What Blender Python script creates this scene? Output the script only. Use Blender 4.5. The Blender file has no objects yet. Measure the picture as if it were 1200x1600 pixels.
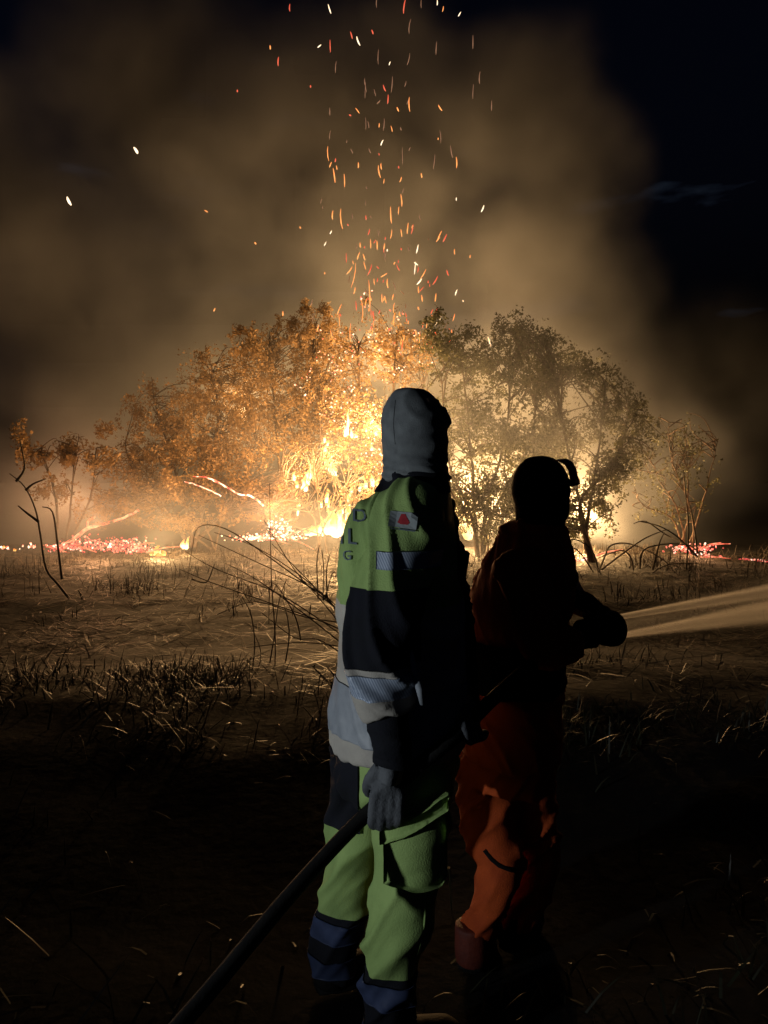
import bpy, bmesh, math, random
import numpy as np
from mathutils import Vector, Matrix, noise
from mathutils.bvhtree import BVHTree

R = math.radians
rng = random.Random(7)
nrg = np.random.default_rng(11)
SC = bpy.context.scene
COL = SC.collection

# ------------------------------------------------------------------ camera
CH, HY, FPX = 1.5, 752.0, 1200.0
cam_d = bpy.data.cameras.new('camera')
cam = bpy.data.objects.new('camera', cam_d)
COL.objects.link(cam)
cam.location = (0, 0, CH)
cam.rotation_euler = (R(90), 0, 0)
cam_d.sensor_fit = 'VERTICAL'
cam_d.sensor_height = 36.0
cam_d.sensor_width = 27.0
cam_d.lens = 27.0
cam_d.shift_y = -0.03
cam_d.clip_start = 0.05
cam_d.clip_end = 2000
SC.camera = cam

# ------------------------------------------------------------------ night sky
world = bpy.data.worlds.new('World')
SC.world = world
world.use_nodes = True
wt = world.node_tree
wt.nodes.clear()
w_out = wt.nodes.new('ShaderNodeOutputWorld')
w_bg = wt.nodes.new('ShaderNodeBackground')
w_sky = wt.nodes.new('ShaderNodeTexSky')
w_sky.sky_type = 'NISHITA'
w_sky.sun_disc = False
w_sky.sun_elevation = R(-4.0)
w_sky.sun_rotation = R(250)
w_bg.inputs['Strength'].default_value = 0.14
w_tint = wt.nodes.new('ShaderNodeMix')
w_tint.data_type = 'RGBA'
w_tint.blend_type = 'MULTIPLY'
w_tint.inputs['Factor'].default_value = 1.0
w_tint.inputs[7].default_value = (0.35, 0.5, 1.0, 1)
wt.links.new(w_sky.outputs[0], w_tint.inputs[6])
# thin wisps of cloud still holding a little twilight
w_tc = wt.nodes.new('ShaderNodeTexCoord')
w_map = wt.nodes.new('ShaderNodeMapping')
w_map.inputs['Scale'].default_value = (4.2, 4.2, 15.0)
w_map.inputs['Location'].default_value = (0.38, 0.175, -0.68)
w_n = wt.nodes.new('ShaderNodeTexNoise')
w_n.inputs['Scale'].default_value = 1.0
w_n.inputs['Detail'].default_value = 5
w_r = wt.nodes.new('ShaderNodeMapRange')
w_r.inputs[1].default_value = 0.60
w_r.inputs[2].default_value = 0.80
w_add = wt.nodes.new('ShaderNodeMix')
w_add.data_type = 'RGBA'
w_add.blend_type = 'ADD'
w_add.inputs[7].default_value = (0.12, 0.17, 0.26, 1)
wt.links.new(w_tc.outputs['Generated'], w_map.inputs[0])
wt.links.new(w_map.outputs[0], w_n.inputs['Vector'])
wt.links.new(w_n.outputs['Fac'], w_r.inputs[0])
wt.links.new(w_r.outputs[0], w_add.inputs['Factor'])
wt.links.new(w_tint.outputs[2], w_add.inputs[6])
wt.links.new(w_add.outputs[2], w_bg.inputs['Color'])
wt.links.new(w_bg.outputs[0], w_out.inputs['Surface'])

# faint last light of the sky
sun_d = bpy.data.lights.new('sun', 'SUN')
sun_d.energy = 0.01
sun_d.angle = R(10)
sun_d.color = (0.7, 0.8, 1.0)
sun = bpy.data.objects.new('sun', sun_d)
COL.objects.link(sun)
sun.rotation_euler = (R(70), 0, R(-110))

# headlamp of the vehicle parked to the left, out of the picture
lamp_d = bpy.data.lights.new('vehicle_headlamp', 'SPOT')
lamp_d.energy = 300
lamp_d.color = (0.86, 0.95, 1.0)
lamp_d.spot_size = R(33)
lamp_d.spot_blend = 0.8
lamp_d.shadow_soft_size = 0.06
lamp = bpy.data.objects.new('vehicle_headlamp', lamp_d)
COL.objects.link(lamp)
lamp.location = (-3.7, -0.35, 1.2)
lamp.rotation_euler = (Vector((0.05, 2.1, 1.10)) - Vector(lamp.location)).to_track_quat('-Z', 'Y').to_euler()

# ------------------------------------------------------------------ render
SC.render.engine = 'CYCLES'
SC.view_settings.view_transform = 'Standard'
SC.view_settings.look = 'None'
SC.view_settings.exposure = 0.0
SC.view_settings.gamma = 1.0
cy = SC.cycles
cy.use_denoising = True
cy.max_bounces = 5
cy.diffuse_bounces = 2
cy.glossy_bounces = 2
cy.transmission_bounces = 2
cy.transparent_max_bounces = 8
cy.volume_bounces = 0
cy.volume_step_rate = 3.0
cy.volume_max_steps = 256
cy.sample_clamp_indirect = 3.0
cy.use_adaptive_sampling = True
cy.adaptive_threshold = 0.015


# ================================================================== helpers
def P(px, py, D):
    """point at distance D that the photograph shows at (px, py) of 1200x1600"""
    return Vector(((px - 600.0) / FPX * D, D, CH - (py - HY) / FPX * D))


def tag(o, label=None, cat=None, group=None, kind=None):
    if label: o['label'] = label
    if cat: o['category'] = cat
    if group: o['group'] = group
    if kind: o['kind'] = kind
    return o


def empty(name, loc):
    o = bpy.data.objects.new(name, None)
    o.location = loc
    o.empty_display_size = 0.1
    COL.objects.link(o)
    o['_w'] = tuple(loc)
    return o


def wloc(o):
    return Vector(o['_w']) if o is not None else Vector((0, 0, 0))


def link(name, me, mat, parent=None, loc=None, smooth=True):
    """mesh in world coordinates -> object under parent (or with its origin at loc)"""
    o = bpy.data.objects.new(name, me)
    COL.objects.link(o)
    base = wloc(parent) if parent is not None else Vector(loc if loc is not None else (0, 0, 0))
    if base.length > 0:
        me.transform(Matrix.Translation(-base))
    if parent is not None:
        o.parent = parent
    else:
        o.location = base
    o['_w'] = tuple(base)
    if mat is not None and len(me.materials) == 0:
        me.materials.append(mat)
    if smooth:
        me.polygons.foreach_set('use_smooth', [True] * len(me.polygons))
    return o


def mesh(name, verts, faces):
    me = bpy.data.meshes.new(name)
    me.from_pydata([tuple(v) for v in verts], [], faces)
    me.update()
    return me


class MB:
    def __init__(self):
        self.v, self.f = [], []

    def tube(self, pts, radii, n=6, cap=True):
        pts = [Vector(p) for p in pts]
        if not hasattr(radii, '__len__'):
            radii = [radii] * len(pts)
        base = len(self.v)
        up = None
        for i, p in enumerate(pts):
            t = (pts[min(i + 1, len(pts) - 1)] - pts[max(i - 1, 0)])
            if t.length < 1e-9: t = Vector((0, 0, 1))
            t.normalize()
            if up is None:
                up = Vector((0, 0, 1)) if abs(t.z) < 0.9 else Vector((1, 0, 0))
            a = t.cross(up)
            if a.length < 1e-6: a = t.cross(Vector((0.3, 1, 0.1)))
            a.normalize()
            b = a.cross(t).normalized()
            up = b
            r = radii[i]
            ra, rb = (r if hasattr(r, '__len__') else (r, r))
            for k in range(n):
                w = 2 * math.pi * k / n
                self.v.append(p + a * (math.cos(w) * ra) + b * (math.sin(w) * rb))
        for i in range(len(pts) - 1):
            for k in range(n):
                k2 = (k + 1) % n
                q = base + i * n
                self.f.append((q + k, q + k2, q + n + k2, q + n + k))
        if cap:
            self.f.append(tuple(base + k for k in reversed(range(n))))
            self.f.append(tuple(base + (len(pts) - 1) * n + k for k in range(n)))
        return self

    def ring_loft(self, secs, n=28):
        """horizontal elliptical sections (cx, cy, z, rx, ry), top to bottom"""
        base = len(self.v)
        for (cx, cyy, z, rx, ry) in secs:
            for k in range(n):
                w = 2 * math.pi * k / n
                self.v.append(Vector((cx + math.cos(w) * rx, cyy + math.sin(w) * ry, z)))
        for i in range(len(secs) - 1):
            for k in range(n):
                k2 = (k + 1) % n
                q = base + i * n
                self.f.append((q + k, q + n + k, q + n + k2, q + k2))
        self.f.append(tuple(base + k for k in range(n)))
        self.f.append(tuple(base + (len(secs) - 1) * n + k for k in reversed(range(n))))
        return self

    def ball(self, c, r, seg=10, rings=7):
        c = Vector(c)
        rx, ry, rz = r if hasattr(r, '__len__') else (r, r, r)
        secs = []
        for i in range(1, rings):
            th = math.pi * i / rings
            secs.append((c.x, c.y, c.z + rz * math.cos(th), rx * math.sin(th), ry * math.sin(th)))
        secs = [(c.x, c.y, c.z + rz, rx * .05, ry * .05)] + secs + [(c.x, c.y, c.z - rz, rx * .05, ry * .05)]
        return self.ring_loft(secs, seg)

    def box(self, c, s, rot=None):
        c = Vector(c)
        base = len(self.v)
        for x in (-1, 1):
            for y in (-1, 1):
                for z in (-1, 1):
                    q = Vector((x * s[0] / 2, y * s[1] / 2, z * s[2] / 2))
                    if rot is not None: q = rot @ q
                    self.v.append(c + q)
        for f in ((0, 1, 3, 2), (4, 6, 7, 5), (0, 4, 5, 1), (2, 3, 7, 6), (0, 2, 6, 4), (1, 5, 7, 3)):
            self.f.append(tuple(base + i for i in f))
        return self

    def mesh(self, name='m'):
        return mesh(name, self.v, self.f)


def smooth_path(pts, n=6):
    """Catmull-Rom through points (Vectors) and an optional 4th value"""
    pts = [tuple(p) for p in pts]
    out = []
    for i in range(len(pts) - 1):
        p0 = pts[max(i - 1, 0)]; p1 = pts[i]; p2 = pts[i + 1]; p3 = pts[min(i + 2, len(pts) - 1)]
        for k in range(n):
            t = k / n
            out.append(tuple(0.5 * ((2 * b) + (-a + c) * t + (2 * a - 5 * b + 4 * c - d) * t * t + (-a + 3 * b - 3 * c + d) * t ** 3)
                             for a, b, c, d in zip(p0, p1, p2, p3)))
    out.append(pts[-1])
    return out


def limb(mb, spec, n=14, sub=4):
    """spec: (px, py, D, radius)"""
    q = [tuple(P(a, b, d)) + (r,) for a, b, d, r in spec]
    q = smooth_path(q, sub)
    mb.tube([Vector(p[:3]) for p in q], [max(p[3], 0.004) for p in q], n)
    return mb


def remesh(mb, voxel, smooth=6):
    """union of the closed shapes in mb as one continuous surface"""
    me = mb.mesh('tmp')
    o = bpy.data.objects.new('tmp', me)
    COL.objects.link(o)
    m = o.modifiers.new('r', 'REMESH')
    m.mode = 'VOXEL'
    m.voxel_size = voxel
    s = o.modifiers.new('s', 'SMOOTH')
    s.factor = 0.5
    s.iterations = smooth
    dg = bpy.context.evaluated_depsgraph_get()
    out = bpy.data.meshes.new_from_object(o.evaluated_get(dg))
    bpy.data.objects.remove(o)
    bpy.data.meshes.remove(me)
    return out


def displace(me, fn, post=0):
    n = len(me.vertices)
    co = np.empty(n * 3); no = np.empty(n * 3)
    me.vertices.foreach_get('co', co)
    me.vertices.foreach_get('normal', no)
    co = co.reshape(-1, 3); no = no.reshape(-1, 3)
    d = np.array([fn(Vector(c)) for c in co])
    co = co + no * d[:, None]
    if post:
        ed = np.empty(len(me.edges) * 2, dtype=np.int32)
        me.edges.foreach_get('vertices', ed)
        a, b = ed[0::2], ed[1::2]
        cnt = np.bincount(a, minlength=n) + np.bincount(b, minlength=n)
        for _ in range(post):
            s_ = np.zeros_like(co)
            for k in range(3):
                s_[:, k] = np.bincount(a, co[b, k], n) + np.bincount(b, co[a, k], n)
            co = 0.5 * co + 0.5 * s_ / np.maximum(cnt, 1)[:, None]
    me.vertices.foreach_set('co', co.ravel())
    me.update()
    return me


def fold(p, A=0.008, sx=5.0, sz=16.0, tilt=0.6, seed=0.0):
    """creases in cloth: ridged noise stretched across the limb, broken by finer wrinkles"""
    w = noise.noise(p * 4.0 + Vector((seed, 0, 3))) * 0.09
    q = Vector((p.x * sx, p.y * sx, (p.z + tilt * (p.x - p.y) + w) * sz + seed))
    a = noise.noise(q)
    b = noise.noise(q * 1.9 + Vector((7, 1, 4)))
    r1 = 1.0 - min(1.0, abs(a) * 3.2)
    r2 = 1.0 - min(1.0, abs(b) * 3.0)
    k = 0.55 + 0.9 * max(0.0, 0.5 + noise.noise(p * 3.3 + Vector((seed, 5, 1))))
    return A * k * (1.7 * r1 * r1 - 0.5 + 0.3 * r2 * r2 + 0.5 * noise.noise(p * 9 + Vector((seed, seed, 0))))


def panel(src, planes, offset=0.0, solid=0.0):
    """piece of a garment: keeps the side each plane (point, normal) points to"""
    bm = bmesh.new()
    bm.from_mesh(src)
    for co, no in planes:
        bmesh.ops.bisect_plane(bm, geom=bm.verts[:] + bm.edges[:] + bm.faces[:], dist=1e-5,
                               plane_co=Vector(co), plane_no=Vector(no), clear_inner=True)
    bm.normal_update()
    if offset:
        for v in bm.verts:
            v.co += v.normal * offset
    if solid:
        ed = [e for e in bm.edges if e.is_boundary]
        r = bmesh.ops.extrude_edge_only(bm, edges=ed)
        nv = [g for g in r['geom'] if isinstance(g, bmesh.types.BMVert)]
        for v in nv:
            v.co -= v.normal * solid if v.normal.length > 0 else Vector()
    me = bpy.data.meshes.new('panel')
    bm.to_mesh(me)
    bm.free()
    return me


def zat(py, D):
    return CH - (py - HY) / FPX * D


def xat(px, D):
    return (px - 600.0) / FPX * D


# ================================================================== materials
def new_mat(name):
    m = bpy.data.materials.new(name)
    m.use_nodes = True
    nt = m.node_tree
    return m, nt, nt.nodes['Principled BSDF']


def surf(name, col, col2=None, scale=20.0, rough=0.85, bump=0.0, bscale=None, spec=0.3, detail=4, stretch=None, translucent=0.0):
    m, nt, b = new_mat(name)
    b.inputs['Roughness'].default_value = rough
    b.inputs['Specular IOR Level'].default_value = spec
    tc = nt.nodes.new('ShaderNodeTexCoord')
    vec = tc.outputs['Object']
    if stretch:
        mp = nt.nodes.new('ShaderNodeMapping')
        mp.inputs['Scale'].default_value = stretch
        nt.links.new(vec, mp.inputs[0])
        vec = mp.outputs[0]
    n = nt.nodes.new('ShaderNodeTexNoise')
    n.inputs['Scale'].default_value = scale
    n.inputs['Detail'].default_value = detail
    nt.links.new(vec, n.inputs['Vector'])
    cr = nt.nodes.new('ShaderNodeValToRGB')
    c2 = col2 or tuple(c * 0.65 for c in col)
    cr.color_ramp.elements[0].position = 0.32
    cr.color_ramp.elements[1].position = 0.68
    cr.color_ramp.elements[0].color = (*c2, 1)
    cr.color_ramp.elements[1].color = (*col, 1)
    nt.links.new(n.outputs['Fac'], cr.inputs[0])
    nt.links.new(cr.outputs[0], b.inputs['Base Color'])
    if bump:
        n2 = nt.nodes.new('ShaderNodeTexNoise')
        n2.inputs['Scale'].default_value = bscale or scale * 6
        n2.inputs['Detail'].default_value = 3
        nt.links.new(tc.outputs['Object'], n2.inputs['Vector'])
        bp = nt.nodes.new('ShaderNodeBump')
        bp.inputs['Strength'].default_value = bump
        bp.inputs['Distance'].default_value = 0.01
        nt.links.new(n2.outputs['Fac'], bp.inputs['Height'])
        nt.links.new(bp.outputs[0], b.inputs['Normal'])
    if translucent:
        tr = nt.nodes.new('ShaderNodeBsdfTranslucent')
        nt.links.new(cr.outputs[0], tr.inputs['Color'])
        mx = nt.nodes.new('ShaderNodeMixShader')
        mx.inputs[0].default_value = translucent
        out = nt.nodes['Material Output']
        nt.links.new(b.outputs[0], mx.inputs[1])
        nt.links.new(tr.outputs[0], mx.inputs[2])
        nt.links.new(mx.outputs[0], out.inputs['Surface'])
    return m


def stripes(name, c1, c2, scale, rough=0.35, axis_rot=(0, 0, 0)):
    m, nt, b = new_mat(name)
    tc = nt.nodes.new('ShaderNodeTexCoord')
    mp = nt.nodes.new('ShaderNodeMapping')
    mp.inputs['Rotation'].default_value = axis_rot
    w = nt.nodes.new('ShaderNodeTexWave')
    w.inputs['Scale'].default_value = scale
    w.inputs['Distortion'].default_value = 0.4
    cr = nt.nodes.new('ShaderNodeValToRGB')
    cr.color_ramp.elements[0].position = 0.35
    cr.color_ramp.elements[1].position = 0.6
    cr.color_ramp.elements[0].color = (*c1, 1)
    cr.color_ramp.elements[1].color = (*c2, 1)
    nt.links.new(tc.outputs['Object'], mp.inputs[0])
    nt.links.new(mp.outputs[0], w.inputs[0])
    nt.links.new(w.outputs['Fac'], cr.inputs[0])
    nt.links.new(cr.outputs[0], b.inputs['Base Color'])
    b.inputs['Roughness'].default_value = rough
    return m


def glow(name, ramp, scale=6.0, strength=3.0, sampling=False):
    """glowing matter: noise between temperatures; ramp = [(pos, colour, strength)]"""
    m, nt, b = new_mat(name)
    tc = nt.nodes.new('ShaderNodeTexCoord')
    n = nt.nodes.new('ShaderNodeTexNoise')
    n.inputs['Scale'].default_value = scale
    n.inputs['Detail'].default_value = 4
    nt.links.new(tc.outputs['Object'], n.inputs['Vector'])
    cr = nt.nodes.new('ShaderNodeValToRGB')
    e = cr.color_ramp.elements
    while len(e) < len(ramp): e.new(0.5)
    for i, (p, c) in enumerate(ramp):
        e[i].position = p
        e[i].color = (*c, 1)
    nt.links.new(n.outputs['Fac'], cr.inputs[0])
    b.inputs['Base Color'].default_value = (0.02, 0.015, 0.012, 1)
    b.inputs['Roughness'].default_value = 0.9
    nt.links.new(cr.outputs[0], b.inputs['Emission Color'])
    b.inputs['Emission Strength'].default_value = strength
    m.cycles.emission_sampling = 'AUTO' if sampling else 'NONE'
    return m


M = {}
M['ground'] = surf('burnt_field', (0.0125, 0.0105, 0.0085), (0.0038, 0.0034, 0.003), 1.6, 0.95, 0.6, 18, 0.15, 8, (1, 2.4, 1))
M['straw'] = surf('straw', (0.095, 0.072, 0.045), (0.022, 0.018, 0.013), 3.0, 0.6, spec=0.4)
M['grass'] = surf('grass', (0.022, 0.026, 0.011), (0.02, 0.015, 0.008), 4.0, 0.5, spec=0.35, translucent=0.06)
M['bark'] = surf('bark', (0.09, 0.06, 0.04), (0.035, 0.024, 0.017), 14, 0.9, 0.4)
M['dark_stem'] = surf('dark_stem', (0.055, 0.04, 0.026), (0.02, 0.015, 0.01), 8, 0.8)
M['leaf_dry'] = surf('dry_leaf', (0.29, 0.185, 0.085), (0.11, 0.070, 0.033), 2.5, 0.7, translucent=0.4, detail=8)
M['leaf_green'] = surf('green_leaf', (0.085, 0.082, 0.03), (0.04, 0.042, 0.018), 2.5, 0.6, translucent=0.35, detail=8)
M['hiviz'] = surf('green_hiviz_cloth', (0.31, 0.43, 0.14), (0.23, 0.33, 0.105), 9, 0.8, 0.25, 260)
M['navy'] = surf('navy_cloth', (0.0045, 0.005, 0.0105), (0.003, 0.0033, 0.006), 12, 0.9, 0.25, 260)
M['cream'] = surf('cream_cloth', (0.46, 0.42, 0.36), (0.33, 0.30, 0.27), 10, 0.8, 0.2, 240)
M['hood_grey'] = surf('grey_knit', (0.165, 0.175, 0.18), (0.115, 0.12, 0.125), 30, 0.95, 0.3, 400)
M['silver'] = stripes('retro_tape', (0.20, 0.24, 0.33), (0.38, 0.43, 0.52), 55, 0.45, (0, R(25), 0))
M['silver_plain'] = surf('retro_tape_plain', (0.30, 0.315, 0.345), (0.22, 0.235, 0.265), 25, 0.5)
M['tape_blue'] = surf('blue_tape', (0.045, 0.06, 0.125), (0.028, 0.038, 0.08), 25, 0.5)
M['glove'] = surf('grey_glove', (0.10, 0.105, 0.115), (0.055, 0.058, 0.066), 22, 0.85, 0.3, 200)
M['rubber'] = surf('black_rubber', (0.012, 0.011, 0.010), (0.007, 0.006, 0.006), 30, 0.75, 0.2, spec=0.15)
M['black'] = surf('black_cloth', (0.007, 0.006, 0.007), (0.004, 0.004, 0.004), 20, 0.95, 0.2, 240, spec=0.08)
M['orange'] = surf('orange_cloth', (0.40, 0.066, 0.014), (0.28, 0.042, 0.010), 9, 0.85, 0.25, 240, spec=0.15)
M['red_boot'] = surf('dark_red_boot', (0.13, 0.022, 0.011), (0.07, 0.013, 0.008), 14, 0.7, 0.2)
M['skin'] = surf('skin', (0.42, 0.25, 0.18), (0.36, 0.20, 0.14), 20, 0.55)
M['eye'] = surf('eye', (0.5, 0.48, 0.45), (0.05, 0.03, 0.02), 60, 0.2)
M['letter'] = surf('grey_print', (0.13, 0.16, 0.19), (0.10, 0.12, 0.15), 20, 0.6)
M['patch'] = surf('patch_cloth', (0.30, 0.33, 0.33), (0.24, 0.26, 0.27), 60, 0.8)
M['patch_red'] = surf('patch_red', (0.40, 0.03, 0.035), (0.30, 0.02, 0.03), 60, 0.8)
M['metal'] = surf('dark_metal', (0.03, 0.03, 0.032), (0.015, 0.015, 0.016), 30, 0.5)
M['lens'] = surf('visor', (0.10, 0.03, 0.02), (0.06, 0.02, 0.015), 20, 0.25)
FL = [(0.25, (1.0, 0.42, 0.08)), (0.42, (1.0, 0.72, 0.30)), (0.6, (1.0, 0.9, 0.62))]
M['flame'] = glow('flame', FL, 3.0, 4.0)
def flame_mat(name, strength):
    m, nt, b = new_mat(name)
    tc = nt.nodes.new('ShaderNodeTexCoord')
    sp = nt.nodes.new('ShaderNodeSeparateXYZ')
    nt.links.new(tc.outputs['Generated'], sp.inputs[0])
    n = nt.nodes.new('ShaderNodeTexNoise'); n.inputs['Scale'].default_value = 5.0; n.inputs['Detail'].default_value = 4
    nt.links.new(tc.outputs['Object'], n.inputs['Vector'])
    ad = nt.nodes.new('ShaderNodeMath'); ad.operation = 'MULTIPLY_ADD'; ad.inputs[1].default_value = 0.8
    nt.links.new(n.outputs['Fac'], ad.inputs[0]); nt.links.new(sp.outputs['Z'], ad.inputs[2])
    cr = nt.nodes.new('ShaderNodeValToRGB')
    e = cr.color_ramp.elements
    e.new(0.5); e.new(0.5)
    for i, (p, c) in enumerate(((0.35, (1, .86, .52)), (0.75, (1, .70, .26)), (1.0, (.8, .30, .05)), (1.0, (.5, .14, .02)))):
        e[i].position = p; e[i].color = (*c, 1)
    nt.links.new(ad.outputs[0], cr.inputs[0])
    b.inputs['Base Color'].default_value = (0, 0, 0, 1)
    nt.links.new(cr.outputs[0], b.inputs['Emission Color'])
    b.inputs['Emission Strength'].default_value = strength
    m.cycles.emission_sampling = 'NONE'
    return m


M['flame'] = flame_mat('flame', 3.2)
M['flame_soft'] = glow('flame_yellow', [(0.2, (1.0, 0.34, 0.05)), (0.5, (1.0, 0.6, 0.16)), (0.75, (1.0, 0.8, 0.4))], 4.0, 1.6)
M['coal'] = glow('coal', [(0.40, (0.015, 0.002, 0.002)), (0.48, (0.6, 0.035, 0.05)), (0.55, (1.0, 0.17, 0.10)), (0.66, (1.0, 0.78, 0.6))], 7.0, 2.2)
M['coal_hot'] = glow('hot_coal', [(0.35, (0.5, 0.03, 0.03)), (0.46, (1.0, 0.2, 0.10)), (0.58, (1.0, 0.8, 0.55))], 9.0, 3.0)
M['branch_glow'] = glow('glowing_branch', [(0.36, (0.05, 0.008, 0.006)), (0.48, (0.85, 0.11, 0.06)), (0.66, (1.0, 0.45, 0.25))], 7.0, 1.3)
M['spark_o'] = glow('orange_spark', [(0.3, (1.0, 0.22, 0.05)), (0.7, (1.0, 0.42, 0.12))], 5.0, 1.6)
M['spark_r'] = glow('red_spark', [(0.3, (0.9, 0.09, 0.05)), (0.7, (1.0, 0.18, 0.09))], 5.0, 1.1)
M['spark_w'] = glow('pale_spark', [(0.3, (1.0, 0.62, 0.3)), (0.7, (1.0, 0.85, 0.6))], 5.0, 2.2)
M['spark_dim'] = glow('dim_spark', [(0.3, (0.30, 0.13, 0.07)), (0.7, (0.42, 0.22, 0.13))], 5.0, 0.8)


# ================================================================== ground
def gh(x, y):
    """height of the ground: trodden verge, low grassy bank, then the field"""
    n = noise.noise(Vector((x * 0.45, y * 0.45, 1.7)))
    h = 0.075 * n + 0.035 * noise.noise(Vector((x * 2.1, y * 3.3, 5.1)))
    if y < 6.0:
        h *= min(1.0, max(0.0, (y - 0.5) / 2.2))
    c = 4.6 + 0.3 * noise.noise(Vector((x * 0.5, 3.0, 0.0))) - 0.05 * x
    if y < c:
        k = min(1.0, max(0.0, (y - 2.6) / (c - 2.6)))
    else:
        k = min(1.0, max(0.0, 1 - (y - c) / 3.2))
    k = k * k * (3 - 2 * k)
    return h + k * (0.235 + 0.05 * n)


def graded(a, fine0, fine1, b, step):
    v = list(np.arange(fine0, fine1 + 1e-6, step))
    s, q = step, fine1
    while q < b:
        s *= 1.35
        q += s
        v.append(min(q, b))
    s, q = step, fine0
    pre = []
    while q > a:
        s *= 1.35
        q -= s
        pre.append(max(q, a))
    return pre[::-1] + v


gx = graded(-400, -9, 9, 400, 0.14)
gy = graded(-60, 0.4, 19, 700, 0.14)
gv = [(x, y, gh(x, y)) for y in gy for x in gx]
nx = len(gx)
gf = [(j * nx + i, j * nx + i + 1, (j + 1) * nx + i + 1, (j + 1) * nx + i) for j in range(len(gy) - 1) for i in range(nx - 1)]
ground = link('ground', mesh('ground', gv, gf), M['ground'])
# soil: darkness of the near verge painted in as black, straw-brown field beyond the bank
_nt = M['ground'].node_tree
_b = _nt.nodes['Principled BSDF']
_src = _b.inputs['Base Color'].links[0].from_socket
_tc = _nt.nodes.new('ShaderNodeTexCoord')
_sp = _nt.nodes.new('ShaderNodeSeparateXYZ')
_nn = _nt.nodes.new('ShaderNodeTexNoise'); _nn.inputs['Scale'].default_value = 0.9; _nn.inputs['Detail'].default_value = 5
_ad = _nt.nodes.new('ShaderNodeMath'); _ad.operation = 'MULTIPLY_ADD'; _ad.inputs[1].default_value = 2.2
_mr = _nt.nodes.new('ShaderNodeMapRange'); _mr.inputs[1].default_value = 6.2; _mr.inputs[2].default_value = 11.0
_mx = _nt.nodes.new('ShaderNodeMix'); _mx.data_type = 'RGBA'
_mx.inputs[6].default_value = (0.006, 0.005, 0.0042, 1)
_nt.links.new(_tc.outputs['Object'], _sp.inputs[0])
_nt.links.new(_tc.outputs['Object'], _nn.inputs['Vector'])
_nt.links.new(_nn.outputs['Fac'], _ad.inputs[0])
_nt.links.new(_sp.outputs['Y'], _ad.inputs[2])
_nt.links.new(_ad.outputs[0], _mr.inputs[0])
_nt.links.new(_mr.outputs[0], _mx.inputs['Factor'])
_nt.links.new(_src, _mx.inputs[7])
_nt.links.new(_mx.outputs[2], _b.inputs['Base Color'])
tag(ground, kind='structure')


# ---- straw lying over the burnt field, grass in the dark foreground
def blades(n, area, length, width, lean, dens, lift=0.0, curl=0.3, rndz=0.03):
    """thin bent blades (3 segments) as one mesh; area(u)->(x,y)"""
    V, Fc = [], []
    tries = 0
    while n > 0 and tries < 400000:
        tries += 1
        x, y = area()
        if rng.random() > dens(x, y): continue
        n -= 1
        z = gh(x, y) + lift + rng.random() * rndz
        L = rng.uniform(*length)
        w = rng.uniform(*width)
        az = rng.uniform(0, 2 * math.pi)
        el = R(rng.uniform(*lean))
        d = Vector((math.cos(az) * math.cos(el), math.sin(az) * math.cos(el), math.sin(el)))
        s = Vector((-math.sin(az + rng.uniform(-.8, .8)), math.cos(az), rng.uniform(-.3, .3))).normalized()
        c = Vector((0, 0, -curl * rng.random()))
        p = Vector((x, y, z))
        b = len(V)
        for k, (t, ww) in enumerate(((0, 1.0), (0.4, 0.9), (0.75, 0.6), (1.0, 0.12))):
            q = p + d * (L * t) + c * (L * t * t)
            if q.z < z - 0.01: q.z = z - 0.01
            V.append(q - s * (w * ww / 2))
            V.append(q + s * (w * ww / 2))
        for k in range(3):
            Fc.append((b + 2 * k, b + 2 * k + 1, b + 2 * k + 3, b + 2 * k + 2))
    return mesh('blades', V, Fc)


def area_view(y0, y1, pw=1.0):
    def f():
        y = y0 + (y1 - y0) * rng.random() ** pw
        w = 0.5 * y * 1.12 + 0.5
        return rng.uniform(-w, w), y
    return f


def d_straw(x, y):
    n = noise.noise(Vector((x * 0.5, y * 1.6, 9.0)))
    return min(1.0, max(0.04, 0.35 + 1.2 * n))


st = link('straw', blades(16000, area_view(4.6, 16.2, 0.75), (0.12, 0.55), (0.006, 0.014), (-6, 16), d_straw, 0.0, 0.12, 0.05), M['straw'], smooth=False)
tag(st, 'scorched straw scattered over the burnt field', 'straw', kind='stuff')


def d_stub(x, y):
    n = noise.noise(Vector((x * 0.9, y * 0.7, 19.0)))
    return min(1.0, max(0.03, 0.1 + 1.7 * n))


sb = link('stubble', blades(6500, area_view(8.0, 16.6, 0.55), (0.08, 0.36), (0.006, 0.016), (25, 88), d_stub, -0.01, 0.5, 0.01), M['dark_stem'], smooth=False)
tag(sb, 'burnt dark stubble standing in tufts across the field', 'stubble', kind='stuff')


def d_grass(x, y):
    n = noise.noise(Vector((x * 1.1, y * 1.1, 3.0)))
    edge = (0.40 + 0.25 * max(0.0, 1 - abs(y - 4.5) / 1.0)) if y < 5.0 else max(0.0, 1 - (y - 5.0) / .8)
    if y < 3.7: edge *= 0.22
    return min(1.0, max(0.03, 0.15 + 1.5 * n)) * edge


gr = link('grass', blades(4600, area_view(0.9, 5.6, 0.7), (0.06, 0.24), (0.004, 0.011), (5, 80), d_grass, -0.01, 0.7, 0.01), M['grass'], smooth=False)
tag(gr, 'dark rough grass covering the near verge', 'grass', kind='stuff')


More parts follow.
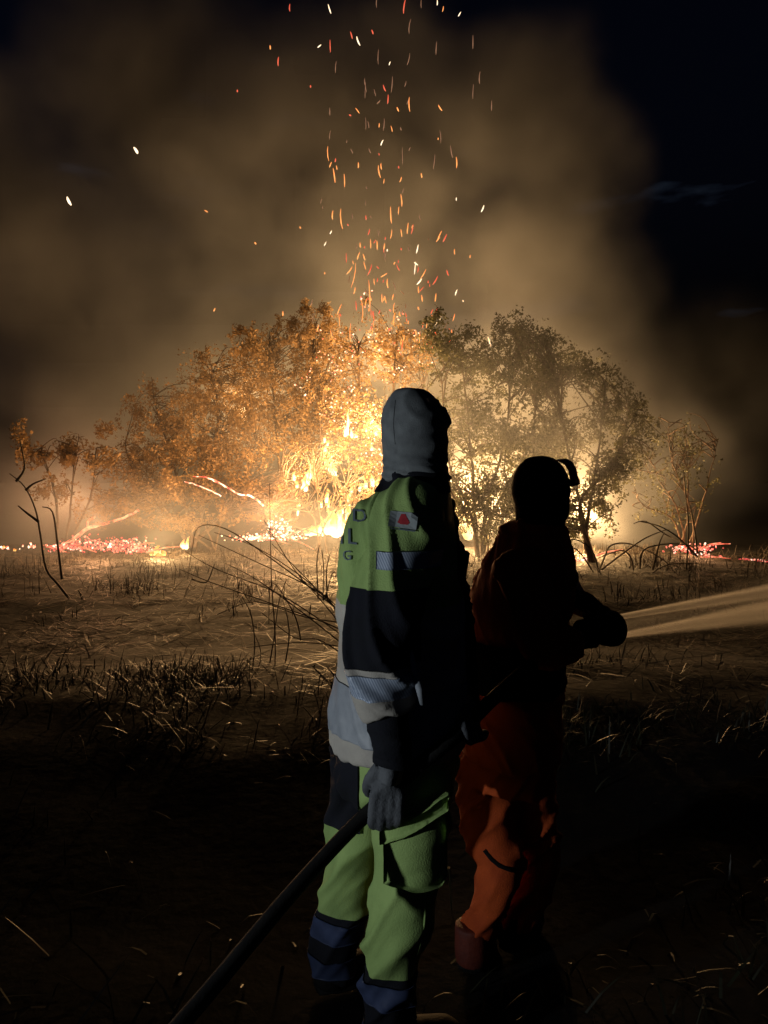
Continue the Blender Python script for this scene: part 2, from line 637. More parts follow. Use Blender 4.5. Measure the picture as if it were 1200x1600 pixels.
# ================================================================== trees and bushes
def leaf_mesh(clusters, n, size, clump=0.8, flat=0.0, seed=0.0):
    """leaves spread through several ellipsoids, gathered into clumps with gaps between"""
    vol = np.array([c[1][0] * c[1][1] * c[1][2] for c in clusters]) ** 0.72
    vol = vol / vol.sum()
    pts = []
    while len(pts) < n:
        c, r = clusters[nrg.choice(len(clusters), p=vol)]
        d = nrg.normal(size=3)
        d /= np.linalg.norm(d)
        rad = nrg.random() ** 0.42 * (0.92 + 0.42 * noise.noise(Vector(d) * 2.3 + Vector((seed, c[0], c[2]))))
        if nrg.random() < 0.05: rad *= 1.18
        p = Vector((c[0] + d[0] * r[0] * rad, c[1] + d[1] * r[1] * rad, c[2] + d[2] * r[2] * rad))
        if p.z < 0.25: continue
        v = 0.45 * noise.noise(p * 1.5 + Vector((seed, 0, 0))) + 0.9 * noise.noise(p * 4.6 + Vector((0, seed, 0)))
        if v < (rad - 0.55) * clump - 0.05 + 0.1 * nrg.random(): continue
        pts.append(p)
    m = len(pts)
    c = np.array([tuple(p) for p in pts])
    a = nrg.normal(size=(m, 3)); a[:, 2] -= 0.35
    a /= np.linalg.norm(a, axis=1)[:, None]
    b = np.cross(a, nrg.normal(size=(m, 3)))
    b /= np.linalg.norm(b, axis=1)[:, None]
    nn = np.cross(a, b)
    L = nrg.uniform(size[0], size[1], m)[:, None]
    W = L * nrg.uniform(0.36, 0.62, m)[:, None]
    v0 = c - a * L * 0.5
    v1 = c + b * W * 0.5 + nn * L * 0.10
    v2 = c + a * L * 0.5 - nn * L * 0.06
    v3 = c - b * W * 0.5 + nn * L * 0.10
    V = np.stack([v0, v1, v2, v3], 1).reshape(-1, 3)
    me = bpy.data.meshes.new('leaves')
    me.vertices.add(m * 4)
    me.vertices.foreach_set('co', V.ravel())
    me.loops.add(m * 4)
    me.loops.foreach_set('vertex_index', np.arange(m * 4, dtype=np.int32))
    me.polygons.add(m)
    me.polygons.foreach_set('loop_start', np.arange(0, m * 4, 4, dtype=np.int32))
    me.update(calc_edges=True)
    return me, pts


def tree(name, label, base, stems, clusters, n, size, leafmat, cat='bush', group=None, twigs=60, trunk_r=0.05, seed=0.0, clump=0.8):
    """base (px, D); stems: lists of (px, py, D); clusters: (px, py, D, rx, ry, rz)"""
    b = P(base[0], HY, base[1]); b.z = gh(b.x, b.y)
    t = empty(name, b)
    tag(t, label, cat, group)
    cl = [(tuple(P(a, bb, d)), (rx, ry, rz)) for a, bb, d, rx, ry, rz in clusters]
    for k in range(16):
        c_, r_ = rng.choice(cl[:len(clusters)])
        a_ = rng.uniform(0, 2 * math.pi); e_ = rng.uniform(-.2, 1.2)
        f_ = rng.uniform(.85, 1.2)
        s_ = rng.uniform(.14, .36)
        cl.append(((c_[0] + math.cos(a_) * math.cos(e_) * r_[0] * f_, c_[1] + math.sin(a_) * math.cos(e_) * r_[1] * f_, c_[2] + math.sin(e_) * r_[2] * f_), (s_, s_, s_ * rng.uniform(.8, 1.6))))
    me, pts = leaf_mesh(cl, int(n * 1.5), (size[0] * .8, size[1] * .82), clump * .8, seed=seed)
    link('crown', me, leafmat, t, smooth=False)
    ends = []
    for i, s in enumerate(stems):
        q = [tuple(b + Vector((rng.uniform(-.15, .15), rng.uniform(-.1, .1), -0.03)))] + [tuple(P(*k)) for k in s]
        q = smooth_path(q, 5)
        q = [Vector(k) + Vector((rng.uniform(-1, 1), rng.uniform(-1, 1), 0)) * 0.015 for k in q]
        rr = [trunk_r * (1 - 0.8 * k / len(q)) for k in range(len(q))]
        link('trunk' if i == 0 else 'stem', MB().tube(q, rr, 7).mesh(), M['bark'], t)
        ends += q[len(q) // 3:]
    mb = MB()
    for k in range(twigs):
        e = rng.choice(pts)
        s = min(rng.sample(ends, min(10, len(ends))), key=lambda u: (u - e).length)
        mid = (s + e) / 2 + Vector((rng.uniform(-.2, .2), rng.uniform(-.2, .2), rng.uniform(0, .25)))
        q = smooth_path([tuple(s), tuple(mid), tuple(e)], 4)
        mb.tube([Vector(v) for v in q], [0.014 * (1 - 0.8 * i / len(q)) for i in range(len(q))], 4)
    if mb.v:
        tw = link('twigs', mb.mesh(), M['bark'], t)
        tw['kind'] = 'stuff'
    return t, pts


BG = 'bushes along the fire line'
tree('bush', 'thin scraggly bush with drooping dry leaves at the far left of the fire', (95, 16.8),
     [[(90, 800, 16.8), (70, 720, 16.8), (35, 700, 16.8)], [(110, 790, 16.9), (120, 700, 16.9)], [(140, 780, 16.7), (150, 700, 16.7)]],
     [(60, 715, 16.8, .55, .6, .42), (110, 700, 17, .5, .5, .45), (150, 720, 16.8, .5, .5, .6), (95, 765, 16.8, .5, .5, .45), (160, 790, 16.7, .4, .4, .4)],
     1900, (0.07, 0.13), M['leaf_dry'], group=BG, twigs=70, trunk_r=0.035, seed=3.1, clump=1.3)
tree('bush', 'broad rounded bush of dry brown leaves left of the main flames', (300, 17.4),
     [[(290, 790, 17.4), (260, 690, 17.4), (240, 620, 17.4)], [(320, 780, 17.5), (340, 660, 17.5), (330, 570, 17.5)],
      [(260, 800, 17.2), (210, 740, 17.2), (195, 690, 17.2)], [(360, 790, 17.4), (400, 690, 17.4)]],
     [(215, 720, 17.3, .8, .9, .9), (275, 660, 17.4, 1.0, 1.0, 1.1), (340, 630, 17.6, 1.1, 1.1, 1.35), (310, 715, 17.2, 1.3, 1.0, .8),
      (385, 690, 17.3, 1.0, 1.0, 1.2), (400, 595, 17.7, .95, .9, 1.1), (250, 765, 17.0, .8, .7, .35)],
     19000, (0.055, 0.105), M['leaf_dry'], group=BG, twigs=150, seed=5.7, clump=0.6)
tree('bush', 'tall dry bush just left of the burning crown', (440, 18.0),
     [[(440, 790, 18), (430, 660, 18), (420, 540, 18)], [(455, 790, 18.1), (480, 660, 18.1), (490, 540, 18.1)], [(430, 800, 17.8), (400, 720, 17.8)]],
     [(410, 560, 18, .8, .8, .95), (465, 560, 18.1, .9, .9, 1.1), (440, 650, 17.9, 1.1, .9, 1.0), (500, 530, 18.1, .7, .8, .75), (480, 670, 17.8, .8, .8, .9)],
     11000, (0.06, 0.115), M['leaf_dry'], group=BG, twigs=120, seed=9.2, clump=0.6)
burn, burn_pts = tree('burning_tree', 'burning tree above the main flames, crown full of glowing specks', (560, 17.2),
     [[(555, 780, 17.2), (560, 660, 17.2), (560, 540, 17.2)], [(580, 780, 17.3), (610, 650, 17.3), (620, 520, 17.3)],
      [(540, 780, 17.1), (505, 700, 17.1), (500, 620, 17.1)], [(600, 790, 17.2), (650, 700, 17.2), (660, 600, 17.2)]],
     [(540, 560, 17.3, .8, .8, 1.0), (600, 540, 17.4, .8, .8, .95), (640, 570, 17.4, .7, .8, .9), (555, 650, 17.2, 1.0, .9, .9), (630, 660, 17.2, .9, .9, .9),
      (590, 720, 17.1, .9, .8, .6), (500, 610, 17.3, .6, .7, .9)],
     11500, (0.055, 0.11), M['leaf_dry'], cat='tree', twigs=160, trunk_r=0.06, seed=1.4, clump=0.7)
tree('tree', 'dark leafy tree with an open crown right of the hooded head', (745, 15.4),
     [[(742, 800, 15.4), (735, 690, 15.4), (720, 560, 15.4)], [(760, 790, 15.4), (790, 680, 15.4), (800, 560, 15.4)], [(735, 800, 15.3), (700, 720, 15.3), (690, 580, 15.3)], [(770, 800, 15.4), (825, 700, 15.4), (840, 610, 15.4)]],
     [(700, 550, 15.4, .75, .7, .75), (760, 570, 15.5, .9, .8, .7), (740, 650, 15.4, 1.2, .9, .9), (825, 610, 15.4, .9, .7, .75), (700, 700, 15.3, .9, .6, .9), (800, 700, 15.4, 1.1, .8, .8), (760, 770, 15.3, 1.5, .7, .8), (860, 560, 15.6, .8, .7, .6), (850, 700, 15.5, .9, .7, .9)],
     17000, (0.05, 0.115), M['leaf_green'], cat='tree', group='trees right of the fire', twigs=190, trunk_r=0.045, seed=12.4, clump=0.75)
tree('tree', 'slender pale trunked tree leaning left behind the crouching figure', (925, 14.6),
     [[(920, 850, 14.6), (905, 780, 14.6), (885, 690, 14.6), (870, 590, 14.7)], [(915, 830, 14.6), (930, 740, 14.6), (945, 620, 14.6)], [(905, 790, 14.6), (960, 720, 14.6), (985, 630, 14.6)]],
     [(850, 590, 14.7, .7, .7, .6), (920, 590, 14.8, .75, .7, .65), (955, 650, 14.6, .7, .7, .75), (880, 680, 14.6, .95, .7, .7), (960, 730, 14.6, .55, .6, .7), (860, 760, 14.6, .8, .6, .65), (935, 770, 14.5, .55, .5, .5), (990, 680, 14.7, .6, .5, .9), (900, 830, 14.9, 1.0, .5, .45), (800, 820, 15.0, 1.0, .5, .5), (830, 530, 15.2, .7, .6, .4)],
     14500, (0.045, 0.105), M['leaf_green'], cat='tree', group='trees right of the fire', twigs=190, trunk_r=0.05, seed=22.8, clump=0.85)
tree('bush', 'bare smoky bush beside the embers at the far right', (1070, 15.8),
     [[(1075, 800, 15.8), (1072, 700, 15.8)], [(1090, 810, 15.8), (1110, 740, 15.8), (1120, 690, 15.8)], [(1060, 800, 15.7), (1030, 750, 15.7), (1010, 700, 15.7)], [(1050, 810, 15.8), (1005, 790, 15.8), (990, 760, 15.8)], [(1080, 800, 15.8), (1050, 720, 15.8), (1045, 660, 15.8)]],
     [(1060, 690, 15.8, .8, .5, .5), (1090, 740, 15.8, .6, .5, .7), (1020, 740, 15.8, .6, .5, .7), (1050, 800, 15.8, .7, .4, .4)],
     900, (0.05, 0.10), M['leaf_green'], group=BG, twigs=90, trunk_r=0.022, seed=31.0, clump=0.6)
tree('bush', 'bare twiggy shrub standing in the flames left of the green shoulder', (500, 15.95),
     [[(500, 800, 15.95), (490, 740, 15.95)], [(510, 810, 15.95), (540, 760, 15.95)], [(490, 810, 15.95), (455, 770, 15.95), (440, 730, 15.95)], [(520, 800, 15.95), (580, 780, 15.95)]],
     [(480, 770, 15.95, .6, .3, .7), (540, 775, 15.95, .6, .3, .6), (500, 720, 16.0, .7, .3, .5), (440, 800, 15.9, .4, .3, .35)],
     420, (0.04, 0.08), M['leaf_dry'], group=BG, twigs=150, trunk_r=0.016, seed=61.0, clump=0.6)
tree('bush', 'low dry brush at the foot of the broad brown bush', (330, 16.9),
     [[(320, 820, 16.9), (300, 770, 16.9)], [(345, 820, 16.9), (370, 770, 16.9)], [(280, 820, 16.8), (240, 780, 16.8)]],
     [(240, 775, 16.8, .8, .6, .45), (310, 770, 16.9, .9, .6, .5), (385, 770, 16.9, .8, .6, .5), (440, 770, 17.0, .6, .6, .6), (200, 790, 16.8, .6, .5, .45), (150, 800, 16.9, .6, .5, .45), (280, 815, 16.7, 1.2, .5, .3), (390, 815, 16.8, .9, .5, .3)],
     7000, (0.05, 0.10), M['leaf_dry'], group=BG, twigs=130, trunk_r=0.025, seed=41.0, clump=0.9)
tree('bush', 'low dark undergrowth between the two people', (770, 15.0),
     [[(765, 830, 15.0), (750, 780, 15.0)], [(780, 830, 15.0), (800, 780, 15.0)], [(760, 840, 15.0), (725, 800, 15.0)]],
     [(720, 800, 15.0, .6, .5, .6), (770, 800, 15.0, .8, .5, .6), (840, 790, 15.0, .6, .5, .6)],
     3600, (0.045, 0.09), M['leaf_green'], group=BG, twigs=130, trunk_r=0.02, seed=47.0, clump=0.7)

# glowing specks caught in the burning crown
mb = MB()
for k in range(520):
    for _ in range(30):
        p = rng.choice(burn_pts)
        if noise.noise(p * 1.9 + Vector((4, 2, 8))) > 0.05 and p.y < 17.5: break
    s = rng.uniform(0.008, 0.024)
    mb.box(p + Vector((rng.uniform(-.1, .1), -rng.uniform(0, .4), rng.uniform(-.1, .15))), (s, s, s * rng.uniform(1, 2.2)), Matrix.Rotation(rng.uniform(0, 3), 3, (1, .4, .3)))
o = link('glowing_specks', mb.mesh(), M['coal_hot'], burn, smooth=False)
o['kind'] = 'stuff'


# ================================================================== fire
def tongue(base, h, w, seed):
    """one flame tongue: tapering, twisted, closed surface"""
    secs = []
    b = Vector(base)
    lean = rng.uniform(-.25, .25)
    for i in range(8):
        t = i / 7
        r = w * (0.55 + 0.9 * t) * (1 - t) ** 0.75 + 0.003
        if t == 0: r = w * 0.5
        wob = Vector((noise.noise(Vector((seed, t * 2.2, 0))), noise.noise(Vector((0, t * 2.2, seed))), 0)) * w * 1.4 * t
        c = b + Vector((lean * h * t * t, 0, h * t)) + wob
        secs.append((c.x, c.y, c.z, r * (1 + .3 * noise.noise(Vector((seed, 9, t * 5)))), r * 0.7))
    me = MB().ring_loft(secs[::-1], 9).mesh()
    return displace(me, lambda p: w * 0.45 * noise.noise(p * (1.6 / max(w, .05)) + Vector((seed, 0, 0))))


def point_light(name, loc, energy, col=(1.0, 0.57, 0.225), rad=0.25, parent=None):
    d = bpy.data.lights.new(name, 'POINT')
    d.energy = energy
    d.color = col
    d.shadow_soft_size = rad
    o = bpy.data.objects.new(name, d)
    COL.objects.link(o)
    o.location = Vector(loc) - wloc(parent)
    o.parent = parent
    return o


def fire(label, spots, mat='flame', lights=(), group='flames of the brush fire'):
    """spots: (px, py of the base, D, height, width)"""
    c = P(spots[0][0], spots[0][1], spots[0][2])
    t = empty('fire', c)
    tag(t, label, 'fire', group)
    for i, (px, py, D, h, w) in enumerate(spots):
        link('flame', tongue(P(px, py, D), h, w, rng.uniform(0, 90)), M[mat], t)
    for (px, py, D, e) in lights:
        point_light('fire_light', P(px, py, D), e, parent=t)
    return t


KW = 3.0
sheet = []
for k in range(46):
    x_ = rng.uniform(478, 640)
    g_ = min(1.0, max(0.12, (x_ - 470) / 75))
    sheet.append((x_, 840 - rng.random() * 6, rng.uniform(15.9, 16.9), g_ * rng.uniform(.2, 1.05), rng.uniform(.05, .14)))
for k in range(14):
    sheet.append((rng.uniform(500, 600), rng.uniform(780, 830), rng.uniform(16.4, 16.9), rng.uniform(.15, .4), rng.uniform(.025, .06)))
fire('wide sheet of white hot flames at the foot of the burning tree', sheet,
     lights=[(535, 770, 15.1, 230 * KW), (585, 650, 15.8, 220 * KW), (600, 560, 18.6, 420 * KW), (380, 640, 18.9, 220 * KW)])
fire('tall white flame standing alone in the burning crown, left of the grey hood', [(543, 680, 16.2, .52, .045), (540, 682, 16.2, .25, .06), (550, 684, 16.2, .2, .05)], lights=[(543, 650, 15.9, 120 * KW)])
fire('forked flame licking up the stems near the middle of the fire',
     [(459, 752, 16.3, .22, .05), (464, 762, 16.3, .15, .05), (473, 765, 16.3, .35, .06), (481, 758, 16.3, .4, .07), (485, 748, 16.3, .22, .05), (477, 768, 16.3, .2, .06)], lights=[(470, 735, 15.9, 130 * KW)])
fire('thin dripping flame below the forked flame', [(465, 806, 16.3, .40, .03), (463, 785, 16.3, .25, .035), (468, 795, 16.3, .2, .03)])
fire('ragged flame among leaves right of the forked flame', [(520, 742, 16.3, .22, .06), (516, 738, 16.3, .3, .06), (509, 726, 16.3, .16, .04), (524, 744, 16.3, .18, .05)], lights=[(518, 715, 15.9, 90 * KW)])
fire('small pair of flames in the leaves above the ragged flame', [(508, 706, 16.3, .15, .05), (512, 697, 16.3, .14, .035), (507, 692, 16.3, .16, .04)])
fire('row of flames along the branch behind the green shoulder', [(562, 768, 16.3, .2, .05), (572, 764, 16.3, .22, .06), (583, 760, 16.3, .28, .07), (592, 768, 16.3, .3, .08), (549, 772, 16.3, .18, .05), (545, 790, 16.3, .25, .05)], lights=[(575, 755, 15.6, 90 * KW)])
fire('flickers of flame beside the grey hood', [(588, 680, 16.3, .14, .05), (581, 704, 16.3, .13, .045), (593, 672, 16.3, .1, .04), (556, 684, 16.2, .1, .05)])
fire('small dazzling fire on the ground at the left', [(238, 873, 15.6, .16, .09), (246, 874, 15.6, .25, .11), (254, 873, 15.6, .18, .09), (246, 876, 15.5, .12, .15)], lights=[(246, 845, 14.8, 110 * KW)])
fire('curling flame right of the small dazzling fire', [(287, 858, 15.8, .2, .05), (292, 858, 15.8, .26, .045), (284, 855, 15.8, .12, .04)], lights=[(290, 840, 15.6, 30 * KW)])
fire('hidden blaze glowing behind the open tree at the right', [(710, 840, 17.6, .9, .16), (730, 842, 17.6, 1.0, .18), (760, 842, 17.7, .7, .15), (790, 842, 17.8, .5, .14), (820, 842, 17.8, .4, .12)], mat='flame_soft',
     lights=[(715, 780, 17.3, 560 * KW), (800, 790, 17.2, 600 * KW), (900, 805, 16.6, 480 * KW)])
fire('low flicker at the far left edge of the fire line', [(22, 864, 16.4, .10, .05), (5, 858, 16.4, .08, .04)])


def embers(name, label, zones, mat, n, lights=(), sticks=4, group='ember beds'):
    """zones: (px, py, D, rx, ry, rz) heaps of glowing coals with charred sticks"""
    c = P(*zones[0][:3]); c.z = gh(c.x, c.y)
    t = empty(name, c)
    tag(t, label, 'embers', group)
    mb = MB()
    for k in range(n):
        px, py, D, rx, ry, rz = rng.choice(zones)
        p = P(px, py, D) + Vector((rng.gauss(0, rx), rng.gauss(0, ry), abs(rng.gauss(0, rz))))
        p.z = max(p.z, gh(p.x, p.y) + 0.01)
        s = rng.uniform(0.007, 0.030)
        mb.box(p, (s * rng.uniform(1, 2.5), s, s), Matrix.Rotation(rng.uniform(0, 6), 3, (rng.random(), rng.random(), 1)))
    o = link('coals', mb.mesh(), M[mat], t, smooth=False)
    o['kind'] = 'stuff'
    for k in range(sticks):
        px, py, D, rx, ry, rz = rng.choice(zones)
        p = P(px, py, D) + Vector((rng.gauss(0, rx), rng.gauss(0, ry), 0.03))
        a = rng.uniform(-.5, .5)
        L = rng.uniform(.25, .7)
        q = [p, p + Vector((L * .5, rng.uniform(-.1, .1), L * .5 * a + .03)), p + Vector((L, 0, L * a))]
        link('charred_stick', MB().tube([Vector(v) for v in smooth_path([tuple(v) for v in q], 4)], [.018, .017, .016, .015, .014, .013, .012, .01, .008], 6).mesh(), M['branch_glow'], t)
    for (px, py, D, e) in lights:
        point_light('ember_light', P(px, py, D), e, (1.0, 0.46, 0.2), 0.3, t)
    return t


embers('ember_bed', 'long bed of pink glowing embers on the ground at the left', [(110, 858, 16, .22, .2, .06), (140, 852, 16, .3, .2, .08), (175, 860, 15.8, .4, .2, .07), (195, 855, 15.8, .25, .2, .09), (215, 862, 15.8, .2, .2, .05)], 'coal', 620, [(150, 815, 14.6, 260), (120, 790, 18.3, 200)], 9)
embers('ember_bed', 'heap of burning twigs and embers left of the white hot flames', [(440, 838, 16.0, .2, .2, .16), (415, 842, 16.0, .2, .2, .05), (460, 842, 16.0, .14, .2, .06), (390, 843, 16.0, .2, .2, .03), (430, 825, 16.1, .1, .1, .1)], 'coal_hot', 380, [(420, 790, 15.3, 380)], 10)
embers('ember_bed', 'scatter of bright red embers under arching stalks at the right', [(1075, 865, 15.2, .18, .2, .05), (1095, 862, 15.2, .16, .2, .08), (1108, 872, 15.1, .08, .1, .04), (1065, 858, 15.3, .12, .1, .04)], 'coal', 150, [(1080, 845, 14.9, 110)], 4)
embers('ember_bed', 'tiny patch of pink embers near the right edge', [(1170, 888, 14.6, .05, .1, .02), (1195, 889, 14.5, .08, .1, .02)], 'coal', 60, (), 2)
embers('ember_bed', 'small glowing patch behind the crouching chest at the trunk foot', [(905, 880, 14.9, .12, .1, .03), (918, 875, 14.9, .04, .05, .03)], 'coal', 90, [(905, 870, 14.7, 12)], 2)
embers('ember_bed', 'few sparks of ember by the far left edge', [(12, 858, 16.2, .15, .1, .03), (55, 855, 16.2, .12, .1, .04)], 'coal_hot', 26, (), 2)

# glowing fallen branches
def bent_branch(label, chains, mat, r):
    c = P(*chains[0][0]); c.z = gh(c.x, c.y)
    t = empty('fallen_branch', c)
    tag(t, label, 'branch', 'smouldering branches')
    for i, ch in enumerate(chains):
        q = smooth_path([tuple(P(*k)) for k in ch], 4)
        q = [Vector(v) + Vector((rng.uniform(-1, 1), 0, rng.uniform(-1, 1))) * 0.012 for v in q]
        rr = [r * (1 - .6 * k / len(q)) * (1 if i == 0 else .6) for k in range(len(q))]
        link('limb' if i == 0 else 'side_branch', MB().tube(q, rr, 7).mesh(), mat, t)
    return t


bent_branch('red glowing branch rising from the pink ember bed at the left', [[(92, 862, 16), (120, 838, 16), (142, 824, 16), (170, 816, 16), (195, 808, 16), (217, 797, 16)], [(138, 826, 16), (138, 814, 16), (148, 808, 16)]], M['branch_glow'], .045)
bent_branch('thin glowing branch hanging under the broad dry bush', [[(412, 790, 16.4), (392, 775, 16.4), (372, 772, 16.4), (352, 760, 16.4), (335, 752, 16.4), (320, 745, 16.4)], [(345, 775, 16.4), (325, 765, 16.4), (305, 757, 16.4), (288, 752, 16.4)], [(352, 760, 16.4), (330, 748, 16.4), (302, 744, 16.4)]], M['coal_hot'], .022)

# ---- sparks: their light trails shaped as long glowing slivers above the burning tree
SP = [(515, 14, 14, 18, 'w'), (632, 10, 22, -8, 'r'), (453, 12, 12, 0, 'r'), (516, 72, 20, 2, 'r'), (549, 55, 12, 15, 'r'), (560, 64, 14, 22, 'w'), (582, 50, 7, 20, 'r'),
      (422, 74, 7, 5, 'o'), (435, 96, 14, -3, 'r'), (499, 72, 7, -50, 'w'), (683, 4, 8, 0, 'w'), (692, 14, 8, -12, 'o'), (718, 22, 8, -30, 'w'), (609, 99, 6, -20, 'w'), (640, 163, 23, 2, 'o'),
      (606, 155, 14, -4, 'r'), (513, 240, 24, 4, 'o'), (526, 262, 7, 10, 'o'), (522, 274, 24, 8, 'o'), (538, 282, 22, 2, 'o'), (593, 268, 20, 10, 'o'), (597, 223, 9, -25, 'w'),
      (713, 254, 18, 1, 'o'), (713, 311, 5, 0, 'w'), (754, 326, 12, -22, 'w'), (627, 313, 20, 5, 'o'), (623, 329, 12, -4, 'o'), (611, 336, 26, 3, 'o'), (520, 336, 14, -3, 'o'),
      (534, 342, 32, 5, 'o'), (517, 363, 6, -30, 'w'), (572, 340, 7, 5, 'r'), (637, 357, 18, -6, 'o'), (644, 358, 16, -12, 'r'), (627, 364, 12, 8, 'o'), (611, 366, 14, -10, 'o'),
      (687, 368, 16, -25, 'o'), (695, 372, 14, -25, 'r'), (579, 381, 14, 3, 'o'), (589, 383, 14, 2, 'o'), (563, 383, 8, 4, 'o'), (652, 389, 14, -12, 'w'), (605, 391, 4, 0, 'w'), (508, 381, 8, -25, 'w'),
      (541, 403, 16, 2, 'r'), (552, 430, 40, -10, 'o'), (570, 415, 14, 15, 'o'), (661, 428, 18, -30, 'o'), (655, 440, 12, -40, 'w'), (650, 412, 8, 55, 'w'), (622, 418, 12, 25, 'r'), (680, 438, 16, -30, 'r'),
      (577, 462, 48, 2, 'o'), (565, 485, 34, 1, 'o'), (597, 466, 14, 2, 'o'), (659, 452, 12, -40, 'r'), (713, 457, 10, -20, 'w'), (675, 487, 8, -25, 'r'), (682, 485, 9, -25, 'r'), (661, 507, 10, -5, 'r'),
      (709, 496, 12, -15, 'o'), (680, 508, 12, -30, 'w'), (212, 235, 12, 32, 'w'), (108, 314, 14, 25, 'w'), (322, 330, 6, 60, 'o'), (335, 484, 6, -25, 'o'), (442, 490, 8, 0, 'o'), (399, 380, 4, 40, 'o'),
      (371, 142, 4, 0, 'r'), (485, 135, 4, 0, 'r'), (547, 180, 4, 60, 'r'), (600, 430, 12, -60, 'o'), (560, 400, 12, -20, 'o'), (548, 520, 30, 0, 'o'), (530, 500, 20, 4, 'o'), (585, 440, 10, 4, 'o')]
for k in range(85):
    t = rng.random()
    py = 110 + 430 * t ** 0.6
    sp = 95 if py > 250 else 70
    SP.append((612 + rng.gauss(0, sp * .62), py, rng.uniform(3, 11), rng.gauss(0, 18), rng.choice('ooorrddd')))
for k in range(55):
    SP.append((600 + rng.gauss(0, 62), rng.uniform(380, 540), rng.uniform(3, 20), rng.gauss(0, 16), rng.choice('ooorrwdd')))
for k in range(24):
    SP.append((620 + rng.gauss(0, 85), rng.uniform(0, 260), rng.uniform(10, 26), rng.gauss(0, 8), 'd'))
for i, (px, py, ln, an, c) in enumerate(SP):
    D = rng.uniform(15.2, 17.0)
    p = P(px, py, D)
    L = ln / FPX * D
    a = R(an)
    d = Vector((-math.sin(a), rng.uniform(-.15, .15), math.cos(a)))
    w = (0.012 if c != 'd' else 0.010) * rng.uniform(0.75, 1.25)
    if i in (62, 63): w = 0.030
    bend = Vector((rng.uniform(-.06, .06) * L, 0, 0))
    me = MB().tube([p - d * L / 2, p - d * L * .2 + bend, p + d * L * .2 + bend, p + d * L / 2], [w * .4, w, w * .9, w * .35], 6).mesh()
    o = link('spark', me, {'o': M['spark_o'], 'r': M['spark_r'], 'w': M['spark_w'], 'd': M['spark_dim']}[c], loc=p)
    lab = {'o': 'thin orange spark rising above the burning tree', 'r': 'small red spark rising above the burning tree', 'w': 'pale bright spark floating above the burning tree', 'd': 'faint fading spark high above the burning tree'}[c]
    ver = 'near the top edge' if py < 110 else 'in the upper smoke' if py < 250 else 'halfway up the column' if py < 370 else 'well above the crown' if py < 450 else 'just above the burning crown'
    hor = 'far left of' if px < 480 else 'left in' if px < 560 else 'amid' if px < 620 else 'right in' if px < 680 else 'far right of'
    siz = 'tiny' if ln < 8 else 'short' if ln < 14 else 'long'
    lab = siz + ' ' + {'o': 'orange', 'r': 'red', 'w': 'pale bright', 'd': 'faint brown'}[c] + ' spark ' + hor + ' the spark column, ' + ver
    if i == 62: lab = 'lone pale spark high in the smoke at the upper left'
    if i == 63: lab = 'brightest lone spark, white, near the left edge of the smoke'
    tag(o, lab, 'spark', 'sparks above the fire')

# ================================================================== stalks and saplings in front of the fire
def stalks(name, label, cat, base, chains, mat, r=0.009, r1=0.25, main='stalk', n=5):
    t = empty(name, base)
    tag(t, label, cat)
    for ch in chains:
        q = smooth_path([tuple(P(*k)) for k in ch], 4)
        rr = [r * (1 - (1 - r1) * k / len(q)) for k in range(len(q))]
        link(main, MB().tube([Vector(v) for v in q], rr, n).mesh(), mat, t)
    return t


b = P(112, 935, 9.8); b.z = gh(b.x, b.y)
stalks('bare_sapling', 'crooked leafless dark sapling in front of the ember bed at far left', 'sapling', b,
       [[(112, 940, 9.8), (90, 912, 9.8), (72, 888, 9.8), (63, 835, 9.8), (55, 795, 9.8), (38, 760, 9.8), (15, 740, 9.8)],
        [(25, 752, 9.8), (36, 738, 9.8), (38, 722, 9.8), (31, 688, 9.8)], [(40, 766, 9.8), (52, 756, 9.8), (72, 748, 9.85)],
        [(97, 905, 10), (90, 850, 10), (82, 800, 10), (66, 792, 10)], [(60, 815, 9.8), (40, 800, 9.9), (28, 790, 9.9)]], M['dark_stem'], .018, .3, 'branch', 6)
DD = 5.6
b = P(545, 1050, DD); b.z = gh(b.x, b.y)
reed = [[(600, 1045), (560, 985), (500, 930), (420, 870), (352, 826), (310, 824), (300, 860), (293, 905)],
        [(600, 1030), (540, 960), (470, 900), (400, 855), (335, 832)], [(610, 1050), (545, 1000), (440, 930), (340, 890), (290, 862)],
        [(605, 1040), (535, 985), (430, 945), (330, 910), (280, 889)], [(590, 1060), (520, 960), (460, 890), (412, 812)], [(600, 1060), (540, 1010), (470, 955), (400, 905), (352, 880)],
        [(570, 1050), (530, 960), (480, 905), (425, 850)], [(600, 1060), (550, 980), (505, 930), (470, 905)], [(600, 1035), (545, 965), (490, 920), (405, 880), (310, 836)],
        [(428, 1090), (430, 1000), (424, 900), (421, 755)], [(412, 1088), (426, 1010), (436, 940), (448, 905)], [(390, 1075), (398, 1010), (392, 960), (378, 932)],
        [(445, 1040), (452, 985), (440, 930)], [(395, 1070), (408, 1020), (390, 975)], [(470, 1000), (460, 960), (425, 910), (420, 975)], [(560, 1020), (520, 1008), (460, 1004), (385, 1012)],
        [(545, 1030), (500, 1000), (460, 996), (410, 958)], [(497, 935), (495, 880), (499, 852)], [(505, 938), (506, 890), (503, 860)], [(512, 940), (510, 895), (515, 868)],
        [(508, 935), (520, 895), (528, 900)], [(300, 905), (322, 910), (332, 890), (336, 880)], [(560, 975), (480, 965), (400, 940), (340, 960)]]
stalks('dry_reed_clump', 'clump of bent dry reeds left of the green jacket', 'reeds', b, [[(x, y, DD + rng.uniform(-.35, .5)) for x, y in c] for c in reed], M['dark_stem'], .0062, .35)
DR = 12.6
b = P(1010, 880, DR); b.z = gh(b.x, b.y)
